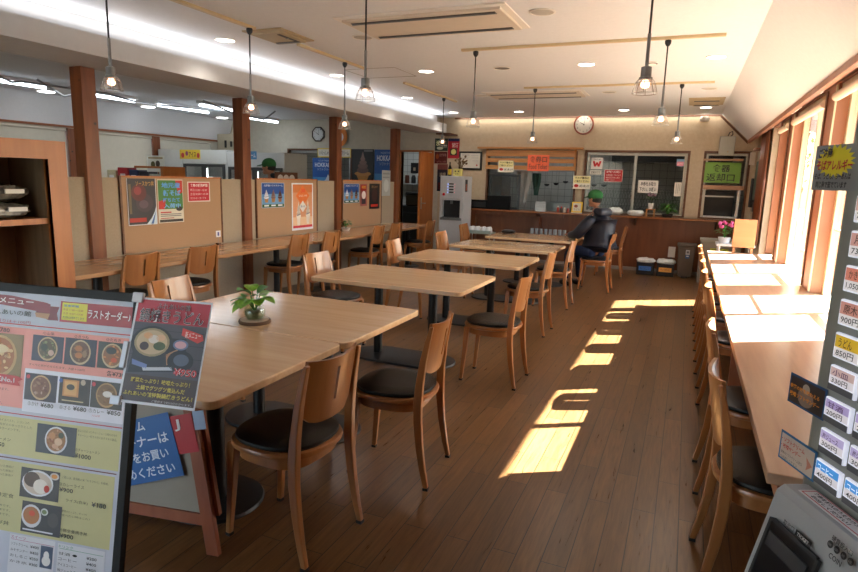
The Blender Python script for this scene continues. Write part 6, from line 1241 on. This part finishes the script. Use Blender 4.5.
tcard('soft_serve_card', 'white card with red writing and a blue border low on the ticket machine', -0.0485, 0.0465, 0.077, 0.0435, '2c6a98', [('R', 0.04, 0.07, 0.96, 0.93, 'cbb9aa'), ('T', '・ソフトクリーム', 0.1, 0.14, 0.75, 0.3, 'c02a28', 9, 0.02), ('T', '・味噌サンデー', 0.1, 0.36, 0.66, 0.52, 'c02a28', 9, 0.02), ('T', '食券はソフトクリーム窓口', 0.12, 0.62, 0.72, 0.72, '333333', 9), ('T', 'へお出しください', 0.12, 0.78, 0.6, 0.88, '333333', 9), ('P', [(0.78, 0.35), (0.95, 0.55), (0.8, 0.78), (0.82, 0.6)], 'c8806a', 4)])

# ------------------------------------------------------------------ people
def skin(name, verts, edges, radii, mat, parent, root=0, sub=2, rotz=0):
    cloth_ = name in ('jacket', 'hood', 'trousers', 'hooded_top', 'sleeve', 'trouser_leg')
    me = bpy.data.meshes.new(name); me.from_pydata(verts, edges, []); ob = bpy.data.objects.new(name, me); COL.objects.link(ob)
    m_ = ob.modifiers.new('skin', 'SKIN'); m_.use_smooth_shade = True
    for i, r_ in enumerate(radii):
        if cloth_: r_ = tuple(q * 1.07 for q in r_) if isinstance(r_, tuple) else r_ * 1.07
        d_ = me.skin_vertices[0].data[i]; d_.radius = r_ if isinstance(r_, tuple) else (r_, r_); d_.use_root = (i == root)
    s_ = ob.modifiers.new('sub', 'SUBSURF'); s_.levels = sub; s_.render_levels = sub
    if cloth_:
        q_ = ob.modifiers.new('sm', 'SMOOTH'); q_.factor = 0.5; q_.iterations = 3
    dg = bpy.context.evaluated_depsgraph_get(); me2 = bpy.data.meshes.new_from_object(ob.evaluated_get(dg)); bpy.data.objects.remove(ob)
    me2.name = name; me2.materials.clear(); me2.materials.append(mat)
    for p in me2.polygons: p.use_smooth = True
    o = bpy.data.objects.new(name, me2); COL.objects.link(o); o.parent = parent
    return o
def chain(V, E, R_, pts, rs, start=None):
    prev = start
    for p, r_ in zip(pts, rs):
        V.append(p); R_.append(r_); i = len(V) - 1
        if prev is not None: E.append((prev, i))
        prev = i
    return prev
SKIN = speckle('skin', 'a8765c', 'b98468', 20, 0.55); NAVY = speckle('navy_nylon', '10141f', '171d2e', 12, 0.5, 0.5, 14); JEAN = speckle('jeans', '1f2c48', '2a3a5c', 60, 0.9); GREENC = speckle('green_cap', '1f5a2e', '2a6e38', 60, 0.9); SHOE = plain('shoe_dark', '16171a', 0.5); HAIR = plain('hair', '1b1714', 0.8); CHAR = speckle('charcoal_cloth', '26282c', '303338', 50, 0.9)
def hand(V, E, R_, wrist, at, fwd, side, down, curl=0.5, s=1.0):
    """palm and five fingers added to the chain; fwd, side, down unit vectors"""
    fwd, side, down = Vector(fwd), Vector(side), Vector(down); w = Vector(at)
    V.append(tuple(w + fwd * 0.045 * s)); R_.append((0.036 * s, 0.018 * s)); E.append((wrist, len(V) - 1)); palm = len(V) - 1
    for k, (off, L_) in enumerate(((-0.03, 0.066), (-0.01, 0.078), (0.01, 0.073), (0.03, 0.058))):
        b_ = w + fwd * 0.08 * s + side * off * s; p1 = b_ + fwd * L_ * 0.5 * s + down * curl * 0.012; p2 = p1 + (fwd * (1 - curl * 0.6) + down * curl).normalized() * L_ * 0.5 * s
        chain(V, E, R_, [tuple(b_), tuple(p1), tuple(p2)], [0.010 * s, 0.009 * s, 0.0075 * s], palm)
    t0 = w + fwd * 0.03 * s - side * 0.035 * s; chain(V, E, R_, [tuple(t0), tuple(t0 + fwd * 0.03 * s - side * 0.02 * s), tuple(t0 + fwd * 0.06 * s - side * 0.022 * s)], [0.013 * s, 0.011 * s, 0.009 * s], palm)
def head_parts(parent, c, cap, brim_dir=0.0, tilt=0.0):
    """face, ears, hair and cap; head centre c, looking along +X local"""
    cx, cy, cz = c
    mb = MB(); mb.sphere((cx, cy, cz), 0.094, SKIN, 20, 14, (1.02, 0.82, 1.2)); mb.sphere((cx + 0.095, cy, cz - 0.012), 0.016, SKIN, 10, 8, (1, 0.8, 1.3))
    for s_ in (-1, 1): mb.sphere((cx - 0.002, cy + s_ * 0.079, cz - 0.005), 0.022, SKIN, 10, 8, (0.7, 0.35, 1.3)); 
    mb.sphere((cx + 0.055, cy, cz - 0.075), 0.045, SKIN, 12, 8, (0.9, 0.85, 0.8))
    obj('head', mb, parent)
    mb = MB()
    for s_ in (-1, 1): mb.sphere((cx + 0.083, cy + s_ * 0.03, cz + 0.012), 0.0095, DARK, 8, 6); mb.box(cx + 0.083, cx + 0.092, cy + s_ * 0.03 - 0.014, cy + s_ * 0.03 + 0.014, cz + 0.030, cz + 0.035, HAIR)
    obj('eyes', mb, parent)
    mb = MB(); mb.box(cx + 0.088, cx + 0.0955, cy - 0.02, cy + 0.02, cz - 0.052, cz - 0.046, plain('lips', '8a4a40', 0.5)); obj('mouth', mb, parent)
    mb = MB(); mb.sphere((cx - 0.014, cy, cz + 0.012), 0.094, HAIR, 18, 12, (0.98, 0.87, 1.08)); obj('hair', mb, parent)
    mb = MB(); pts = []
    mb.sphere((cx - 0.004, cy, cz + 0.045), 0.104, cap, 22, 12, (1.05, 0.9, 0.86)); obj('cap', mb, parent)
    mb = MB(); n = 12; vs = [(cx + 0.06, cy, cz + 0.055)]
    for k in range(n + 1): a = -1.15 + 2.3 * k / n; vs.append((cx + 0.03 + 0.155 * math.cos(a) , cy + 0.085 * math.sin(a), cz + 0.045 - 0.03 * math.cos(a)))
    fs = [(0, k, k + 1) for k in range(1, n + 1)]; mb.add(vs, fs, cap, True); o = obj('cap_brim', mb, parent); sm = o.modifiers.new('t', 'SOLIDIFY'); sm.thickness = 0.005
def Z1S(V): return [(x, y, z if z < 0.6 else 0.6 + (z - 0.6) * 1.10) for x, y, z in V]
# seated diner: faces -X in the room (local +X), seat at local origin
p1 = thing('person', 'person in navy hooded jacket and green cap sitting at the farthest table', 'person', (-1.12, 8.70, 0), rz=math.radians(150))
V, E_, R_ = [], [], []
pelv = chain(V, E_, R_, [(-0.03, 0, 0.56), (-0.02, 0, 0.70), (0.0, 0, 0.86), (0.04, 0, 0.98), (0.06, 0, 1.06), (0.08, 0, 1.13)], [(0.09, 0.12), (0.09, 0.12), (0.095, 0.125), (0.08, 0.11), 0.055, 0.05])
for s_ in (-1, 1):
    sh = chain(V, E_, R_, [(0.03, s_ * 0.17, 0.96), (0.12, s_ * 0.23, 0.80), (0.22, s_ * 0.24, 0.735), (0.38, s_ * 0.14, 0.745)], [0.05, 0.036, 0.034, 0.028], 3)
    hand(V, E_, R_, sh, (0.38, s_ * 0.14, 0.745), (0.85, -s_ * 0.45, 0), (0.45 * s_, 0.85, 0) if s_ > 0 else (-0.45, 0.85, 0), (0, 0, -1), 0.3)
    chain(V, E_, R_, [(0.05, s_ * 0.10, 0.53), (0.40, s_ * 0.12, 0.53), (0.42, s_ * 0.12, 0.48), (0.36, s_ * 0.12, 0.14), (0.36, s_ * 0.12, 0.06), (0.50, s_ * 0.12, 0.04)], [0.055, 0.045, 0.042, 0.034, 0.034, 0.032], 0)
skin('body', Z1S(V), E_, R_, SKIN, p1)
head_parts(p1, (0.10, 0, 1.285), GREENC)
# trousers and shoes
V, E_, R_ = [], [], []
chain(V, E_, R_, [(-0.03, 0, 0.56), (-0.02, 0, 0.66)], [(0.135, 0.165), (0.125, 0.155)])
skin('trousers', V, E_, R_, JEAN, p1)
for s_ in (-1, 1):
    V, E_, R_ = [], [], []
    chain(V, E_, R_, [(-0.04, s_ * 0.09, 0.55), (0.06, s_ * 0.10, 0.545), (0.34, s_ * 0.12, 0.54), (0.405, s_ * 0.12, 0.50), (0.40, s_ * 0.12, 0.40), (0.37, s_ * 0.12, 0.10)], [0.085, 0.088, 0.074, 0.07, 0.066, 0.052])
    skin('trouser_leg', V, E_, R_, JEAN, p1)
for s_ in (-1, 1):
    mb = MB(); mb.sphere((0.42, s_ * 0.12, 0.045), 0.05, SHOE, 14, 8, (2.5, 0.95, 0.9)); obj('shoe', mb, p1)
# jacket: bulky torso, sleeves, hood
def jacket(parent, mat):
    V, E_, R_ = [], [], []
    chain(V, E_, R_, [(-0.04, 0, 0.53), (-0.04, 0, 0.64), (-0.035, 0, 0.78), (-0.01, 0, 0.91), (0.03, 0, 1.02), (0.045, 0, 1.06)], [(0.17, 0.205), (0.175, 0.215), (0.165, 0.215), (0.15, 0.20), (0.11, 0.14), (0.085, 0.10)])
    o = skin('jacket', Z1S(V), E_, R_, mat, parent, root=2)
    for s_ in (-1, 1):
        V, E_, R_ = [], [], []
        chain(V, E_, R_, [(0.0, s_ * 0.10, 0.98), (0.02, s_ * 0.19, 0.95), (0.09, s_ * 0.255, 0.84), (0.16, s_ * 0.27, 0.76), (0.29, s_ * 0.22, 0.745), (0.385, s_ * 0.145, 0.745)], [0.07, 0.09, 0.085, 0.078, 0.06, 0.045])
        skin('sleeve', Z1S(V), E_, R_, mat, parent, root=0)
    V, E_, R_ = [], [], []
    chain(V, E_, R_, [(-0.07, -0.10, 1.06), (-0.085, 0, 1.05), (-0.07, 0.10, 1.06), (0.02, 0.13, 1.09)], [0.06, 0.075, 0.06, 0.045]); V.append((0.02, -0.13, 1.09)); R_.append(0.045); E_.append((0, 4))
    skin('hood', Z1S(V), E_, R_, mat, parent, root=1)
jacket(p1, NAVY)
# staff member in the shop behind the partition, standing, facing left
p2 = thing('person', 'staff person in a green cap and charcoal hooded top standing behind the partition', 'person', (-5.72, 7.42, 0), rz=PI + 0.25)
V, E_, R_ = [], [], []
chain(V, E_, R_, [(0, 0, 0.92), (0, 0, 1.08), (0.0, 0, 1.25), (0.02, 0, 1.38), (0.045, 0, 1.47), (0.06, 0, 1.53)], [(0.11, 0.14), (0.10, 0.13), (0.11, 0.145), (0.095, 0.13), 0.052, 0.048])
for s_ in (-1, 1):
    sh = chain(V, E_, R_, [(0.02, s_ * 0.17, 1.37), (0.03, s_ * 0.22, 1.12), (0.16, s_ * 0.2, 1.0), (0.28, s_ * 0.16, 1.02)], [0.05, 0.036, 0.032, 0.027], 3)
    hand(V, E_, R_, sh, (0.28, s_ * 0.16, 1.02), (1, 0, 0), (0, 1, 0), (0, 0, -1), 0.5)
    chain(V, E_, R_, [(0.0, s_ * 0.09, 0.82), (0.01, s_ * 0.1, 0.48), (-0.01, s_ * 0.1, 0.1), (0.1, s_ * 0.1, 0.045)], [0.06, 0.045, 0.034, 0.032], 0)
skin('body', V, E_, R_, SKIN, p2)
head_parts(p2, (0.085, 0, 1.60), GREENC)
V, E_, R_ = [], [], []
chain(V, E_, R_, [(0, 0, 0.92), (0, 0, 1.0)], [(0.125, 0.155), (0.12, 0.15)])
skin('trousers', V, E_, R_, DARK, p2)
for s_ in (-1, 1):
    V, E_, R_ = [], [], []
    chain(V, E_, R_, [(0.0, s_ * 0.08, 0.92), (0.0, s_ * 0.09, 0.80), (0.01, s_ * 0.1, 0.48), (-0.01, s_ * 0.1, 0.10)], [0.095, 0.09, 0.07, 0.058])
    skin('trouser_leg', V, E_, R_, DARK, p2)
for s_ in (-1, 1):
    mb = MB(); mb.sphere((0.05, s_ * 0.1, 0.045), 0.05, SHOE, 14, 8, (2.5, 0.95, 0.9)); obj('shoe', mb, p2)
V, E_, R_ = [], [], []
chain(V, E_, R_, [(-0.005, 0, 0.93), (-0.005, 0, 1.08), (-0.005, 0, 1.25), (0.01, 0, 1.38), (0.035, 0, 1.455)], [(0.145, 0.175), (0.145, 0.18), (0.14, 0.185), (0.12, 0.165), (0.08, 0.09)])
skin('hooded_top', V, E_, R_, CHAR, p2, root=2)
for s_ in (-1, 1):
    V, E_, R_ = [], [], []
    chain(V, E_, R_, [(0.0, s_ * 0.10, 1.38), (0.02, s_ * 0.17, 1.35), (0.03, s_ * 0.225, 1.12), (0.15, s_ * 0.205, 1.01), (0.265, s_ * 0.165, 1.02)], [0.07, 0.078, 0.066, 0.056, 0.042])
    skin('sleeve', V, E_, R_, CHAR, p2)
V, E_, R_ = [], [], []
chain(V, E_, R_, [(-0.05, -0.08, 1.47), (-0.065, 0, 1.46), (-0.05, 0.08, 1.47), (0.03, 0.10, 1.49)], [0.045, 0.055, 0.045, 0.035]); V.append((0.03, -0.10, 1.49)); R_.append(0.035); E_.append((0, 4))
skin('hood', V, E_, R_, CHAR, p2, root=1)

# ------------------------------------------------------------------ outside
g = MB(); g.box(1.11, 40, -12, 60, -0.25, -0.15, speckle('gravel_yard', '55524c', '6b6760', 3, 0.95)); struct('ground', g)
g = MB(); g.prism([(1.101, 2.62), (1.90, 2.405), (1.90, 2.50), (1.101, 2.80)], YN, YB + 0.6, W_TRIM, 'Y'); struct('roof_eave', g)
def tree(label, x, y, h, r_, seed, lm):
    random.seed(seed); t = thing('garden_tree', label, 'tree', (x, y, -0.15)); mb = MB(); bk = plain('bark_grey', '5e5348', 0.9)
    mb.tube([(0, 0, 0), (0.05, 0.02, h * 0.4), (0, 0, h * 0.75)], [0.12, 0.09, 0.04], bk, 10)
    for k in range(6):
        a = k * 1.05; mb.tube([(0, 0, h * (0.35 + 0.06 * k)), (r_ * 0.5 * math.cos(a), r_ * 0.5 * math.sin(a), h * (0.5 + 0.06 * k))], [0.04, 0.012], bk, 6)
    obj('trunk', mb, t); mb = MB()
    for k in range(1400):
        u = Vector((random.gauss(0, 1), random.gauss(0, 1), random.gauss(0, 1))).normalized() * random.random() ** 0.4
        leaf(mb, (u.x * r_, u.y * r_, h * 0.68 + u.z * r_ * 0.9), (random.uniform(-1, 1), random.uniform(-1, 1), random.uniform(-0.6, 0.6)), 0.2, 0.10, lm, 0.3)
    obj('foliage', mb, t)
tree('yellow green garden tree seen through the window strip beside the allergy sign', 5.5, 27, 5.2, 2.6, 1, leafmat('tree_leaf', '7a8f3a', 'b5b84a'))
tree('darker green garden tree farther off outside the windows', 8.5, 36, 6.0, 3.2, 2, LF3)

# ------------------------------------------------------------------ lights
def lamp(name, kind, loc, energy, color=(1, 1, 1), rot=None, **k):
    l = bpy.data.lights.new(name, kind); l.energy = energy; l.color = color
    for a, b in k.items(): setattr(l, a, b)
    o = bpy.data.objects.new(name, l); COL.objects.link(o); o.location = loc
    if rot: o.rotation_euler = rot
    return o
sd = Vector((1.097, 0.72, 1.0)).normalized()
so = lamp('sun', 'SUN', (6, 8, 8), 70, (0.97, 0.985, 1.0), angle=math.radians(0.5)); so.rotation_euler = sd.to_track_quat('Z', 'Y').to_euler()
# strip in the cove behind the soffit lip and strip along the top of the back wall
lamp('cove_strip', 'AREA', (-4.43, 4.3, 2.535), 19, (0.97, 0.98, 1.0), rot=(PI, math.radians(38), 0), shape='RECTANGLE', size=0.12, size_y=12.6)
lamp('wall_strip', 'AREA', (-1.9, 11.10, 2.665), 4, (1.0, 0.9, 0.75), rot=(math.radians(25), 0, 0), shape='RECTANGLE', size=4.6, size_y=0.03)
lamp('shop_tubes', 'AREA', (-8.2, 7.6, 2.55), 17, (0.93, 0.97, 1.0), shape='RECTANGLE', size=0.5, size_y=6.0)
lamp('kitchen_tube', 'AREA', (-2.4, 12.4, 2.55), 4, (0.92, 0.97, 1.0), shape='RECTANGLE', size=3.0, size_y=0.2)
lamp('doorway_tube', 'AREA', (-5.8, 12.6, 2.55), 5, (0.92, 0.97, 1.0), shape='RECTANGLE', size=0.8, size_y=0.2)
lamp('entrance_fill', 'AREA', (-4.0, -0.9, 2.60), 14, (1.0, 0.95, 0.9), shape='RECTANGLE', size=5.0, size_y=1.0)  # unseen fill lamp behind the camera, added to lift the ambient light

w = bpy.data.worlds.new('World'); SC.world = w; w.use_nodes = True; nt = w.node_tree
bg = nt.nodes['Background']; sk = nt.nodes.new('ShaderNodeTexSky'); sk.sky_type = 'NISHITA'; sk.sun_disc = False; sk.sun_elevation = math.radians(38); sk.sun_rotation = math.atan2(1.097, 0.69); sk.air_density = 1.0; sk.dust_density = 2.5
nt.links.new(sk.outputs[0], bg.inputs[0]); bg.inputs[1].default_value = 0.75

# ------------------------------------------------------------------ camera
yaw, pitch, roll = -0.40176, -0.17813, 0.0295
F = Vector((math.sin(yaw) * math.cos(pitch), math.cos(yaw) * math.cos(pitch), math.sin(pitch))); r = Vector((math.cos(yaw), -math.sin(yaw), 0)); u = r.cross(F)
r2 = r * math.cos(roll) + u * math.sin(roll); u2 = -r * math.sin(roll) + u * math.cos(roll)
cam = bpy.data.cameras.new('Camera'); co = bpy.data.objects.new('Camera', cam); COL.objects.link(co)
Mx = Matrix((r2, u2, -F)).transposed().to_4x4(); Mx.translation = (0, 0, 1.5); co.matrix_world = Mx
cam.sensor_width = 36; cam.lens = 596.2 * 36 / 858; cam.clip_start = 0.05; cam.clip_end = 200
SC.camera = co
SC.view_settings.view_transform = 'Standard'; SC.view_settings.look = 'None'; SC.view_settings.gamma = 1; SC.view_settings.use_curve_mapping = False
SC.view_settings.exposure = 1.03
SC.cycles.max_bounces = 8; SC.cycles.diffuse_bounces = 5; SC.cycles.transparent_max_bounces = 16; SC.cycles.caustics_reflective = False; SC.cycles.caustics_refractive = False
